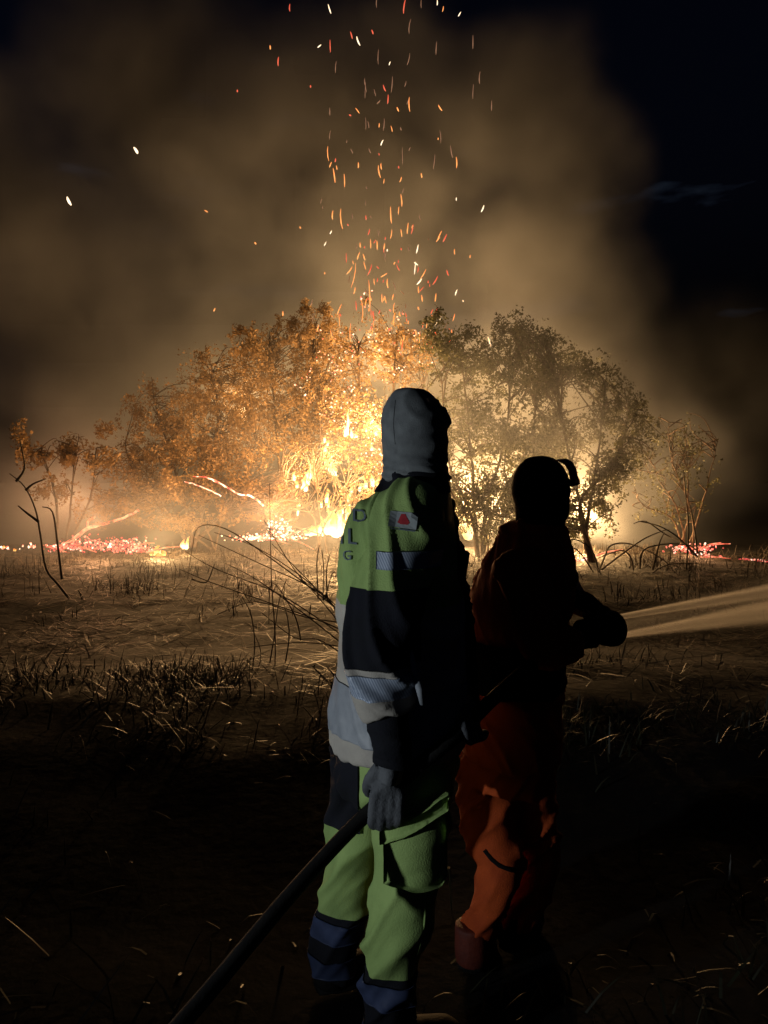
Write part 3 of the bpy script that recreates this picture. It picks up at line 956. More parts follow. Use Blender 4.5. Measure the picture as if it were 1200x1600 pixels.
arch = [[(935, 895), (945, 870), (955, 852), (985, 850), (1030, 870), (1050, 888)], [(940, 890), (980, 860), (1010, 840), (1040, 828)], [(1085, 868), (1060, 840), (1030, 822), (1000, 815)],
        [(1090, 870), (1070, 850), (1040, 835), (1010, 815), (990, 818)], [(1000, 888), (1005, 860), (1040, 850), (1075, 852), (1090, 860)], [(1072, 890), (1076, 830), (1072, 780), (1068, 735)],
        [(1005, 930), (1015, 900), (1045, 882), (1090, 880)], [(1090, 865), (1084, 820), (1078, 790)], [(990, 890), (985, 870), (970, 860), (935, 872)], [(1020, 890), (1030, 850), (1038, 832)],
        [(930, 900), (915, 875), (900, 858), (888, 855)], [(935, 890), (925, 860), (905, 845), (892, 843)]]
stalks('arching_reed_clump', 'thin arching stalks in front of the red embers at the right', 'reeds', b, [[(x, y, DR + rng.uniform(-.4, .4)) for x, y in c] for c in arch], M['dark_stem'], .017, .4)

# ================================================================== firefighter in green (nearer, left)
D1 = 2.08


def sec(L, Rr, py, D, ry, dy=0.0):
    return ((xat(L, D) + xat(Rr, D)) / 2, D + dy, zat(py, D), (xat(Rr, D) - xat(L, D)) / 2, ry)


base1 = Vector((xat(610, D1), D1, 0))
# --- body: one continuous figure under the clothes
mb = MB()
mb.ring_loft([sec(612, 690, 622, D1, .062), sec(604, 690, 645, D1, .072), sec(604, 690, 690, D1, .068), sec(615, 680, 725, D1, .055), sec(612, 688, 752, D1, .06),
              sec(585, 695, 790, D1, .15), sec(555, 695, 850, D1, .175), sec(550, 700, 950, D1, .16), sec(552, 700, 1050, D1, .15), sec(548, 702, 1140, D1, .16), sec(550, 695, 1220, D1, .15)], 20)
mb.ball(P(697, 660, D1 + .01), (.012, .011, .02))
limb(mb, [(645, 800, 1.98, .058), (620, 900, 1.90, .052), (594, 1010, 1.86, .045), (606, 1100, 1.855, .04), (614, 1180, 1.85, .032), (608, 1225, 1.838, .03)])
limb(mb, [(660, 800, 2.24, .058), (690, 920, 2.25, .05), (708, 1030, 2.18, .043), (722, 1095, 2.05, .035), (728, 1118, 1.98, .03)])
limb(mb, [(640, 1190, 2.0, .085), (640, 1300, 1.98, .075), (635, 1390, 1.965, .058), (610, 1480, 1.98, .05), (606, 1590, 2.0, .042), (612, 1640, 2.0, .04)])
limb(mb, [(575, 1190, 2.17, .085), (560, 1290, 2.2, .072), (548, 1355, 2.22, .056), (532, 1430, 2.25, .048), (518, 1500, 2.28, .042), (518, 1525, 2.28, .04)])
p1 = link('person', remesh(mb, .012, 4), M['skin'], loc=base1)
tag(p1, 'person in green jacket and trousers with grey hood, back turned, holding the hose', 'person', 'firefighters')

# --- grey hood
mb = MB()
mb.ring_loft([sec(634, 648, 605, D1, .010), sec(616, 664, 611, D1, .045), sec(606, 678, 624, D1, .068), sec(598, 690, 640, D1, .080), sec(595, 697, 658, D1, .086),
              sec(594, 698, 675, D1, .087), sec(596, 698, 692, D1, .085), sec(599, 697, 708, D1, .080), sec(598, 698, 722, D1, .082), sec(596, 700, 738, D1, .092), sec(594, 702, 750, D1, .10)], 32)
mb.ball(P(693, 657, D1 + .015), (.022, .016, .028))
mb.ball(P(690, 642, D1 + .015), (.016, .04, .012))
hood = remesh(mb, .007, 5)


def hood_fold(p):
    z0, z1 = zat(755, D1), zat(694, D1)
    k = max(0.0, min(1.0, (z1 - p.z) / (z1 - z0) * 1.6))
    q = p.z + 0.30 * (p.x - 0.08) + 0.012 * noise.noise(p * 14)
    return k * 0.0048 * math.sin(q * 300) + 0.0015 * noise.noise(p * 22) + fold(p, .0038, 6, 13, .9, 5.0)


displace(hood, hood_fold, 2)
hd = link('hood', hood, M['hood_grey'], p1)
# stitched seam running down the back of the hood
bv = BVHTree.FromPolygons([v.co + base1 for v in hood.vertices], [tuple(f.vertices) for f in hood.polygons])
q = []
for i in range(16):
    pt = P(618 - 3 * math.sin(i / 15 * 3), 625 + i * 4.6, 1.8)
    h = bv.ray_cast(Vector((0, 0, CH)), (pt - Vector((0, 0, CH))).normalized())
    if h[0]: q.append(h[0] + Vector((-.0005, -.001, 0)))
link('seam', MB().tube(q, .0007, 5).mesh(), M['hood_grey'], hd)
# eye opening of the hood, on the side turned away
fc = P(690, 660, D1)
face = MB().ball(fc + Vector((.004, .055, .008)), (.022, .040, .020), 14, 9).mesh()
fo = link('face', face, M['skin'], p1)
for s in (.040, .072):
    link('eye', MB().ball(fc + Vector((.0235, s, .010)), (.004, .010, .006), 10, 6).mesh(), M['eye'], fo)

# --- jacket torso
mb = MB()
mb.ring_loft([sec(603, 699, 736, D1, .088), sec(598, 702, 752, D1, .105), sec(582, 706, 770, D1, .15), sec(560, 707, 790, D1, .19), sec(545, 707, 815, D1, .21), sec(534, 710, 850, D1, .215),
              sec(528, 716, 895, D1, .215), sec(525, 722, 935, D1, .21), sec(528, 725, 990, D1, .20), sec(527, 727, 1040, D1, .195), sec(518, 728, 1085, D1, .205), sec(515, 728, 1120, D1, .215), sec(517, 726, 1150, D1, .215), sec(520, 722, 1164, D1, .21)], 36)
torso = remesh(mb, .007, 6)
displace(torso, lambda p: fold(p, .0085, 3.5, 8.0, 1.4, 2.0) + 0.006 * noise.noise(p * 5), 4)
Zc, Zg, Zn, Zs, Zh = zat(768, D1), zat(935, D1), zat(1052, D1), zat(1066, D1), zat(1128, D1)
U, Dn = (0, 0, 1), (0, 0, -1)
jk = link('jacket', panel(torso, [((0, 0, Zc), Dn), ((0, 0, Zg), U)]), M['hiviz'], p1)
link('collar', panel(torso, [((0, 0, Zc), U)], .004, .006), M['navy'], jk)
link('side_panel', panel(torso, [((0, 0, Zg), Dn), ((0, 0, Zn), U)]), M['cream'], jk)
link('reflective_band', panel(torso, [((0, 0, Zn), Dn), ((0, 0, Zh), U)], .003, .004), M['silver_plain'], jk)
link('hem', panel(torso, [((0, 0, Zh), Dn)], .001, .003), M['cream'], jk)
link('front_shade', panel(torso, [((xat(652, D1), 0, 0), (1, -.25, 0)), ((0, 0, Zc), Dn)], .0045, .006), M['navy'], jk)  # shadowed right side of the green jacket, put in as navy cloth
bt = BVHTree.FromPolygons([v.co for v in torso.vertices], [tuple(f.vertices) for f in torso.polygons])


def cast(px, py):
    o0 = Vector((0, 0, CH))
    h = bt.ray_cast(o0, (P(px, py, 2.0) - o0).normalized())
    return h[0], h[1]


# print on the back: grey letters following the cloth, seen edge on
def back_print(txt, px, py, size, squeeze):
    cu = bpy.data.curves.new('t', 'FONT')
    cu.body = txt
    cu.size = size
    cu.extrude = 0.0
    to = bpy.data.objects.new('t', cu)
    COL.objects.link(to)
    me = bpy.data.meshes.new_from_object(to.evaluated_get(bpy.context.evaluated_depsgraph_get()))
    bpy.data.objects.remove(to)
    bm = bmesh.new(); bm.from_mesh(me)
    bmesh.ops.triangulate(bm, faces=bm.faces[:])
    bmesh.ops.subdivide_edges(bm, edges=bm.edges[:], cuts=3, use_grid_fill=True)
    bad = []
    for v in bm.verts:
        # map letter plane onto the back by casting horizontally from behind-left
        tx, ty = v.co.x, v.co.y
        hit, no = cast(px + tx * squeeze, py - ty * 577 + tx * 60)
        if hit is None: bad.append(v); continue
        v.co = hit + no * .004
    bmesh.ops.delete(bm, geom=bad, context='VERTS')
    bm.to_mesh(me); bm.free()
    return link('back_letter', me, M['letter'], jk, smooth=False)


back_print('D', 550, 815, .048, 700)
back_print('L', 543, 850, .060, 560)
back_print('G', 537, 874, .036, 520)
back_print('I', 533, 850, .05, 450)

# --- right sleeve, hanging, elbow drawn back
mb = MB()
limb(mb, [(652, 775, 2.02, .070), (645, 800, 1.98, .088), (632, 850, 1.93, .092), (613, 905, 1.89, .092), (600, 960, 1.86, .095), (594, 1010, 1.85, .096), (595, 1050, 1.85, .088), (600, 1096, 1.85, .074), (606, 1112, 1.85, .066)], 22, 5)
slv = remesh(mb, .0065, 6)
displace(slv, lambda p: fold(p, .0115, 3.0, 8.0, 1.3, 6.0) + .004 * noise.noise(p * 7), 4)
DS = 1.87
za, zb, zc, zd, ze, zf = zat(862, 1.83), zat(890, 1.80), zat(922, 1.80), zat(1046, 1.77), zat(1056, 1.77), zat(1094, 1.77)
sl = link('sleeve', panel(slv, [((0, 0, zc), U)]), M['hiviz'], p1)
link('reflective_band', panel(slv, [((0, 0, za), Dn), ((0, 0, zb), U), ((xat(588, DS), 0, 0), (1, 0, 0))], .003, .004), M['silver'], sl)
link('elbow_panel', panel(slv, [((0, 0, zc), Dn), ((0, 0, zd), U)], .001), M['navy'], sl)
link('trim', panel(slv, [((0, 0, zd), Dn), ((0, 0, ze), U)], .002, .003), M['cream'], sl)
link('cuff_band', panel(slv, [((0, 0, ze), Dn), ((0, 0, zf), U)], .003, .004), M['silver'], sl)
link('cuff', panel(slv, [((0, 0, zf), Dn)], .004), M['cream'], sl)
link('stitching', MB().tube([P(572 + 3 * math.sin(i), 800 + i * 11, 1.855 + .004 * i) for i in range(2)], .0005, 4).mesh(), M['hiviz'], sl)
bs = BVHTree.FromPolygons([v.co for v in slv.vertices], [tuple(f.vertices) for f in slv.polygons])


def wrap(pts2, tree_, lift, thick, mat, name, parent, sub=3):
    """flat cloth shape given by photo points, laid on the cloth under it"""
    bm = bmesh.new()
    vs = [bm.verts.new((x, y, 0)) for x, y in pts2]
    bm.faces.new(vs)
    bmesh.ops.triangulate(bm, faces=bm.faces[:])
    bmesh.ops.subdivide_edges(bm, edges=bm.edges[:], cuts=sub, use_grid_fill=True)
    o0 = Vector((0, 0, CH))
    for v in bm.verts:
        d = (P(v.co.x, v.co.y, 2.0) - o0).normalized()
        h = tree_.ray_cast(o0, d)
        v.co = (h[0] - d * lift) if h[0] else P(v.co.x, v.co.y, 1.9)
    r = bmesh.ops.extrude_face_region(bm, geom=bm.faces[:])
    for g in r['geom']:
        if isinstance(g, bmesh.types.BMVert):
            g.co -= (g.co - o0).normalized() * thick
    bmesh.ops.recalc_face_normals(bm, faces=bm.faces[:])
    me = bpy.data.meshes.new(name)
    bm.to_mesh(me); bm.free()
    return link(name, me, mat, parent, smooth=False)


pt = wrap([(610, 798), (654, 802), (650, 828), (606, 822)], bs, .001, .004, M['patch'], 'sleeve_patch', sl)
wrap([(621, 816), (627, 803), (633, 803), (640, 817), (636, 820), (626, 819)], bs, .0056, .001, M['patch_red'], 'emblem', pt)
wrap([(609, 824), (649, 829), (649, 831), (609, 826)], bs, .0056, .001, M['letter'], 'emblem_line', pt, 2)

# inner sleeve and left sleeve
mb = MB(); limb(mb, [(602, 1100, 1.855, .055), (610, 1150, 1.85, .050), (614, 1186, 1.85, .043)], 16)
link('inner_cuff', displace(remesh(mb, .007, 3), lambda p: fold(p, .003, 6, 30, 0, 1)), M['navy'], sl)
mb = MB(); limb(mb, [(665, 785, 2.24, .085), (690, 920, 2.25, .078), (706, 1030, 2.18, .072), (718, 1085, 2.07, .058), (724, 1102, 2.03, .05)], 18)
link('sleeve', displace(remesh(mb, .009, 4), lambda p: fold(p, .007, 5, 12, .6, 4)), M['navy'], p1)

# jacket hem tab with laces, and radio on the chest
wrap([(588, 1112), (606, 1108), (628, 1168), (606, 1178), (594, 1140)], bt, .012, .008, M['cream'], 'tab', jk)
link('tab_edge', MB().tube([P(597, 1120, 1.845), P(600, 1140, 1.845), P(606, 1160, 1.845)], .0045, 6).mesh(), M['hiviz'], jk)
link('strap', MB().tube([P(640, 1010, 1.80), P(648, 1050, 1.79), P(656, 1075, 1.79), P(660, 1100, 1.80)], [.004, .008, .010, .006], 8).mesh(), M['silver_plain'], jk)
rd = link('radio', MB().box(P(716, 884, 2.1), (.045, .06, .085), Matrix.Rotation(.15, 3, 'Y')).mesh(), M['black'], p1, smooth=False)
link('antenna', MB().tube([P(722, 865, 2.1), P(723, 852, 2.1)], .006, 8).mesh(), M['rubber'], rd)

# --- trousers
mb = MB()
mb.ring_loft([sec(536, 712, 1110, D1, .165), sec(530, 712, 1170, D1, .18), sec(530, 708, 1215, D1, .175), sec(540, 700, 1240, D1, .15)], 28)
limb(mb, [(642, 1180, 1.99, .10), (643, 1250, 1.98, .100), (642, 1310, 1.97, .097), (634, 1390, 1.955, .086), (622, 1440, 1.96, .078), (612, 1500, 1.98, .074), (606, 1560, 1.995, .070), (605, 1615, 2.0, .066)], 20, 5)
limb(mb, [(572, 1180, 2.17, .10), (562, 1270, 2.19, .094), (552, 1345, 2.21, .083), (536, 1425, 2.25, .074), (523, 1475, 2.27, .068), (517, 1515, 2.28, .064)], 20, 5)
tro = remesh(mb, .0075, 6)


def tro_fold(p):
    k = 1.0 if p.z < .75 else .5
    return k * fold(p, .0115, 3.5, 9.0, -1.0, 3.0) + .005 * noise.noise(p * 6)


displace(tro, tro_fold, 3)
Zt = .262
tr = link('trousers', panel(tro, [((0, 0, Zt), U)]), M['hiviz'], p1)
link('rear_panel', panel(tro, [((0, 0, zat(1288, 2.15)), U), ((xat(563, 2.1), 0, 0), (-1, 0, 0))], .003, .004), M['navy'], tr)
lo = link('lower_leg', panel(tro, [((0, 0, Zt), Dn)]), M['navy'], tr)
for (za_, zb_) in ((.242, .175), (.115, .06)):
    for side in (-1, 1):
        link('ankle_band', panel(tro, [((0, 0, za_), Dn), ((0, 0, zb_), U), ((0, 2.135, 0), (0, side, 0))], .003, .003), M['tape_blue'], lo)
bl = BVHTree.FromPolygons([v.co for v in tro.vertices], [tuple(f.vertices) for f in tro.polygons])
def pl_px(ax, ay, bx, by, D, flip=1):
    """plane through two photo points at distance D and along the view"""
    A_, B_ = P(ax, ay, D), P(bx, by, D)
    e = (B_ - A_)
    n_ = e.cross(Vector((0, 1, 0))).normalized() * flip
    return (A_, n_)


FR = ((0, 1.985, 0), (0, -1, 0))
XL, XR = (P(604, 1300, 1.88), (1, 0, 0)), (P(692, 1300, 1.93), (-1, 0, 0))
ZB = (P(640, 1378, 1.88), (0, 0, 1))
up_ = pl_px(604, 1296, 692, 1244, 1.88)
if up_[1].z > 0: up_ = (up_[0], -up_[1])
pk = link('cargo_pocket', panel(tro, [FR, XL, XR, ZB, up_], .012, .014), M['hiviz'], tr)
f1 = pl_px(604, 1296, 692, 1244, 1.88); f2 = pl_px(604, 1318, 692, 1264, 1.88)
f1 = (f1[0], f1[1] if f1[1].z < 0 else -f1[1]); f2 = (f2[0], f2[1] if f2[1].z > 0 else -f2[1])
link('pocket_flap', panel(tro, [FR, (P(601, 1300, 1.88), (1, 0, 0)), XR, f1, f2], .019, .012), M['hiviz'], pk)
link('side_seam', MB().tube([bl.ray_cast(Vector((0, 0, CH)), (P(a, b_, 2) - Vector((0, 0, CH))).normalized())[0] or P(a, b_, 1.9) for a, b_ in ((664, 1395), (665, 1420), (663, 1445), (658, 1470), (651, 1494))], .003, 6).mesh(), M['hiviz'], tr)


def boot(parent, ankle, toe, mat, h=.12):
    a, t = Vector(ankle), Vector(toe)
    mb = MB()
    mb.tube([a + Vector((0, 0, h)), a + Vector((0, 0, .05)), a + Vector((0, 0, .012))], [.055, .056, .052], 16)
    d = (t - a)
    mb.tube([a - d * .22 + Vector((0, 0, .045)), a + Vector((0, 0, .045)), a + d * .5 + Vector((0, 0, .042)), a + d * .85 + Vector((0, 0, .036)), a + d + Vector((0, 0, .03))], [(.035, .035), (.046, .042), (.048, .04), (.044, .034), (.022, .02)], 16)
    b_ = link('boot', remesh(mb, .008, 5), mat, parent)
    mb = MB(); mb.tube([a - d * .24 + Vector((0, 0, .010)), a + Vector((0, 0, .010)), a + d * .5 + Vector((0, 0, .010)), a + d * 1.02 + Vector((0, 0, .010))], [(.034, .012), (.05, .012), (.053, .012), (.03, .012)], 12)
    link('sole', mb.mesh(), M['rubber'], b_)
    return b_


boot(p1, (xat(606, 2.0), 2.0, .0), (xat(606, 2.0) + .19, 2.06, 0), M['rubber'])
boot(p1, (xat(518, 2.28), 2.28, .0), (xat(518, 2.28) + .18, 2.36, 0), M['rubber'])


# --- gloved hand closed round the hose
def glove(parent, wrist, palm, knuckles, chains, thumb, mat, rf=.0125, cuff=None):
    mb = MB()
    mb.tube([wrist, (wrist + palm) / 2, palm], [(.036, .030), (.042, .026), (.044, .022)], 14)
    for k in knuckles: mb.tube([palm, k], [.020, rf * 1.15], 10)
    for ch in chains: mb.tube([Vector(v) for v in smooth_path([tuple(c) for c in ch], 3)], [rf * (1.15 - .25 * i / (3 * (len(ch) - 1))) for i in range(3 * (len(ch) - 1) + 1)], 10)
    mb.tube([Vector(v) for v in smooth_path([tuple(c) for c in thumb], 3)], [rf * 1.35 - .003 * i / 6 for i in range(3 * (len(thumb) - 1) + 1)], 10)
    me = displace(remesh(mb, .0045, 3), lambda p: .0015 * noise.noise(p * 60) + .0012 * noise.noise(p * 25))
    return link('glove', me, mat, parent)


HG = P(598, 1252, 1.905)
kn = [P(586 + i * 13, 1240 - abs(i - 1.5) * 2, 1.842 + .002 * i) for i in range(4)]
ch = []
for i in range(4):
    x = 584 + i * 13
    ch.append([kn[i], P(x - 1, 1272 + 3 * (i % 2), 1.842), P(x - 2, 1291 - 3 * abs(i - 1), 1.872), P(x + 2, 1285 - 2 * i, 1.915), P(x + 6, 1268 - 2 * i, 1.945)])
th = [P(594, 1198, 1.845), P(579, 1216, 1.858), P(574, 1234, 1.885), P(582, 1240, 1.93)]
gv1 = glove(p1, P(614, 1182, 1.85), P(606, 1222, 1.843), kn, ch, th, M['glove'])
mb = MB(); mb.tube([P(613, 1176, 1.85), P(613, 1186, 1.85), P(611, 1196, 1.848)], [.047, .049, .046], 18)
link('glove_cuff', mb.mesh(), M['navy'], gv1)
# far hand, on the hose in front of the body
kn2 = [P(722 + i * 6, 1128 - i * 2, 1.915 + .012 * i) for i in range(4)]
ch2 = [[k, k + Vector((.006, -.012, -.024)), k + Vector((.02, .005, -.05)), k + Vector((.035, .03, -.045))] for k in kn2]
glove(p1, P(724, 1104, 2.03), P(728, 1116, 1.975), kn2, ch2, [P(722, 1108, 1.98), P(716, 1118, 1.95), P(722, 1132, 1.93)], M['glove'])

# ================================================================== firefighter in orange (farther, right)
D2 = 2.42
base2 = Vector((xat(800, D2), D2, 0))
mb = MB()
mb.ring_loft([sec(818, 868, 726, D2, .06), sec(810, 878, 745, D2, .07), sec(812, 878, 780, D2, .066), sec(820, 868, 810, D2, .052), sec(815, 868, 835, D2, .06), sec(790, 875, 870, D2, .14),
              sec(755, 875, 930, D2, .165), sec(750, 862, 1000, D2, .155), sec(748, 855, 1080, D2, .15), sec(742, 860, 1160, D2, .155), sec(745, 860, 1210, D2, .14)], 20)
limb(mb, [(815, 880, 2.27, .055), (838, 960, 2.2, .05), (855, 1015, 2.17, .045), (885, 1005, 2.2, .038), (905, 998, 2.23, .034)])
limb(mb, [(868, 885, 2.55, .05), (896, 935, 2.5, .045), (925, 955, 2.42, .03), (945, 972, 2.36, .028)])
limb(mb, [(760, 1190, 2.45, .08), (760, 1270, 2.42, .072), (780, 1345, 2.375, .056), (760, 1415, 2.375, .045), (742, 1462, 2.38, .04), (742, 1490, 2.38, .04)])
limb(mb, [(813, 1190, 2.52, .08), (828, 1270, 2.5, .072), (842, 1345, 2.47, .056), (820, 1420, 2.475, .046), (805, 1462, 2.48, .04)])
p2 = link('person', remesh(mb, .012, 4), M['skin'], loc=base2)
tag(p2, 'person in orange overalls and black hood, visor raised, aiming the hose nozzle', 'person', 'firefighters')

mb = MB()
mb.ring_loft([sec(838, 852, 712, D2, .010), sec(822, 866, 716, D2, .042), sec(810, 877, 727, D2, .066), sec(802, 887, 744, D2, .080), sec(799, 891, 760, D2, .085), sec(800, 890, 775, D2, .084),
              sec(805, 890, 790, D2, .080), sec(806, 888, 805, D2, .074), sec(805, 881, 820, D2, .074), sec(800, 880, 835, D2, .085), sec(800, 886, 850, D2, .10), sec(806, 892, 880, D2, .12), sec(815, 899, 905, D2, .12), sec(820, 899, 913, D2, .115)], 32)
mb.ball(P(887, 768, D2 + .02), (.014, .014, .02))
hood2 = displace(remesh(mb, .008, 4), lambda p: .003 * noise.noise(p * 10) + .0015 * noise.noise(p * 25))
h2 = link('hood', hood2, M['black'], p2)
fo = link('face', MB().ball(P(884, 766, D2) + Vector((.004, .05, 0)), (.020, .042, .018), 14, 9).mesh(), M['skin'], p2)
for s in (.034, .066):
    link('eye', MB().ball(P(884, 766, D2) + Vector((.0225, s, .003)), (.003, .009, .005), 10, 6).mesh(), M['eye'], fo)
# raised visor: curved peak standing off the forehead
V, Fc = [], []
pro = [(874, 719), (884, 718), (893, 723), (899, 733), (901, 744), (905, 754)]
for i, (a, b_) in enumerate(pro):
    for j in range(9):
        u = (j - 4) / 4
        V.append(P(a - 9 * u * u - (2 * u * u), b_ + 3 * u * u, D2 + .02 + u * .075))
for i in range(len(pro) - 1):
    for j in range(8):
        Fc.append((i * 9 + j, i * 9 + j + 1, (i + 1) * 9 + j + 1, (i + 1) * 9 + j))
me = mesh('visor', V, Fc)
bm = bmesh.new(); bm.from_mesh(me)
bmesh.ops.solidify(bm, geom=bm.faces[:], thickness=.004)
bm.to_mesh(me); bm.free()
vz = link('visor', me, M['lens'], p2)
link('visor_rim', MB().tube([P(905 - 11 * u * u, 755 + 3 * u * u, D2 + .02 + u * .075) for u in [k / 6 - 1 for k in range(13)]], .004, 7).mesh(), M['black'], vz)
link('visor_mount', MB().tube([P(884, 752, D2 - .03), P(893, 756, D2 - .01), P(902, 756, D2 + .02)], [.012, .010, .005], 8).mesh(), M['black'], vz)

mb = MB()
mb.ring_loft([sec(797, 878, 815, D2, .08), sec(793, 880, 826, D2, .09), sec(783, 884, 843, D2, .13), sec(765, 890, 868, D2, .18), sec(748, 894, 900, D2, .20), sec(736, 892, 935, D2, .205), sec(728, 886, 980, D2, .20),
              sec(729, 880, 1030, D2, .19), sec(727, 876, 1080, D2, .19), sec(722, 876, 1130, D2, .195), sec(720, 874, 1178, D2, .195)], 34)
tor2 = displace(remesh(mb, .009, 4), lambda p: fold(p, .0075, 4, 10, 1.0, 11) + .006 * noise.noise(p * 5))
j2 = link('jacket', panel(tor2, [((0, 0, zat(832, D2)), Dn)]), M['orange'], p2)
link('collar', panel(tor2, [((0, 0, zat(832, D2)), U)], .004, .006), M['orange'], j2)
link('chest_shade', panel(tor2, [((xat(832, D2), 0, 0), (1, -.5, 0)), ((0, 0, zat(990, D2)), U)], .004, .005), M['black'], j2)  # shade on the orange chest, painted in as black cloth
link('waist_belt', panel(tor2, [((0, 0, zat(992, D2)), Dn), ((0, 0, zat(1068, D2)), U)], .006, .008), M['black'], j2)
mb = MB(); limb(mb, [(806, 868, 2.28, .078), (826, 930, 2.23, .076), (848, 1005, 2.17, .073), (872, 1010, 2.18, .062), (895, 1003, 2.215, .050)], 18)
link('sleeve', displace(remesh(mb, .009, 4), lambda p: fold(p, .007, 5, 12, .6, 14)), M['orange'], p2)
mb = MB(); limb(mb, [(862, 880, 2.55, .07), (888, 932, 2.51, .052), (912, 942, 2.45, .034), (935, 957, 2.39, .032)], 18)
link('sleeve', displace(remesh(mb, .008, 4), lambda p: fold(p, .004, 5, 12, .6, 18)), M['black'], p2)

mb = MB()
mb.ring_loft([sec(735, 868, 1140, D2, .165), sec(728, 868, 1185, D2, .17), sec(730, 866, 1220, D2, .16)], 26)
limb(mb, [(764, 1185, 2.45, .10), (762, 1250, 2.43, .095), (766, 1300, 2.40, .086), (784, 1345, 2.37, .074), (774, 1385, 2.37, .066), (757, 1430, 2.375, .058), (746, 1458, 2.38, .052)], 18, 5)
limb(mb, [(813, 1185, 2.52, .10), (828, 1270, 2.5, .086), (842, 1345, 2.47, .072), (820, 1410, 2.475, .060), (805, 1445, 2.48, .054)], 18, 5)
tro2 = displace(remesh(mb, .009, 4), lambda p: fold(p, .010, 4.5, 9, -1.2, 8) + .006 * noise.noise(p * 7))
t2 = link('trousers', tro2, M['orange'], p2)
bl2 = BVHTree.FromPolygons([v.co + base2 for v in tro2.vertices], [tuple(f.vertices) for f in tro2.polygons])
q = []
for a, b_ in ((757, 1328), (768, 1342), (780, 1352), (795, 1358), (806, 1360)):
    h = bl2.ray_cast(Vector((0, 0, CH)), (P(a, b_, 2) - Vector((0, 0, CH))).normalized())
    if h[0]: q.append(h[0])
if len(q) > 2: link('knee_strap', MB().tube(q, .007, 7).mesh(), M['black'], t2)
boot(p2, (xat(738, 2.38), 2.38, 0), (xat(738, 2.38) + .07, 2.53, 0), M['red_boot'], .13)
boot(p2, (xat(803, 2.48), 2.48, 0), (xat(803, 2.48) + .10, 2.62, 0), M['rubber'], .13)

# ================================================================== hose, nozzle and water
hp = [(230, 1660, 1.42), (330, 1545, 1.55), (450, 1402, 1.72), (540, 1304, 1.85), (600, 1247, 1.90), (655, 1196, 1.86), (712, 1150, 1.90), (770, 1092, 2.02), (830, 1040, 2.14), (880, 1008, 2.24), (900, 998, 2.28)]
hs = empty('fire_hose', Vector((xat(330, 1.5), 1.5, 0)))
tag(hs, 'black rubber fire hose carried by both people, nozzle spraying at the right', 'hose')
q = [Vector(v) for v in smooth_path([tuple(P(*k)) for k in hp], 8)]
link('hose_line', MB().tube(q, .0180, 14).mesh(), M['rubber'], hs)
NZ = P(940, 984, 2.34)
NA = (NZ - P(900, 998, 2.28)).normalized()
SD = Vector((.86, .50, .030)).normalized()
mb = MB(); mb.tube([P(898, 999, 2.276), P(906, 996, 2.29), P(907, 996, 2.291), P(916, 993, 2.303)], [.032, .032, .027, .027], 16)
link('coupling', mb.mesh(), M['metal'], hs)
nz = link('nozzle', MB().tube([NZ - SD * .085, NZ - SD * .05, NZ - SD * .045, NZ + SD * .0, NZ + SD * .005, NZ + SD * .045, NZ + SD * .05], [.028, .031, .040, .043, .050, .052, .046], 22).mesh(), M['metal'], hs)
link('bumper', MB().tube([NZ + SD * .02, NZ + SD * .028, NZ + SD * .048, NZ + SD * .056], [.051, .056, .056, .051], 22).mesh(), M['rubber'], nz)
link('bail_handle', MB().tube([Vector(v) for v in smooth_path([tuple(NZ - SD * .03 + Vector((0, -.045, .0))), tuple(NZ - SD * .06 + Vector((0, -.045, .055))), tuple(NZ - SD * .06 + Vector((0, .045, .055))), tuple(NZ - SD * .03 + Vector((0, .045, 0)))], 6)], .007, 8).mesh(), M['metal'], nz)
# gloved hands of the person in orange on the nozzle
w0 = P(893, 1003, 2.215)
kn3 = [P(905 + i * 7, 988 - i * 1, 2.255 + .012 * i) for i in range(4)]
ch3 = [[k, k + Vector((.008, -.004, -.026)), k + Vector((.012, .02, -.045)), k + Vector((.01, .045, -.04))] for k in kn3]
glove(p2, w0, P(904, 993, 2.24), kn3, ch3, [P(898, 988, 2.24), P(906, 976, 2.26), P(917, 974, 2.29)], M['black'])
w1 = P(936, 957, 2.39)
kn4 = [P(936 + i * 5, 965 + i * 2, 2.36 - .014 * i) for i in range(4)]
ch4 = [[k, k + Vector((.012, -.016, -.012)), k + Vector((.012, -.03, -.035)), k + Vector((0, -.035, -.055))] for k in kn4]
glove(p2, w1, P(940, 962, 2.37), kn4, ch4, [P(930, 962, 2.38), P(924, 970, 2.36), P(922, 980, 2.34)], M['black'])


def vol_mat(name, dens, col, aniso):
    m = bpy.data.materials.new(name)
    m.use_nodes = True
    nt = m.node_tree
    nt.nodes.clear()
    out = nt.nodes.new('ShaderNodeOutputMaterial')
    v = nt.nodes.new('ShaderNodeVolumePrincipled')
    v.inputs['Color'].default_value = (*col, 1)
    v.inputs['Density'].default_value = dens
    v.inputs['Anisotropy'].default_value = aniso
    nt.links.new(v.outputs[0], out.inputs['Volume'])
    return m, nt, v


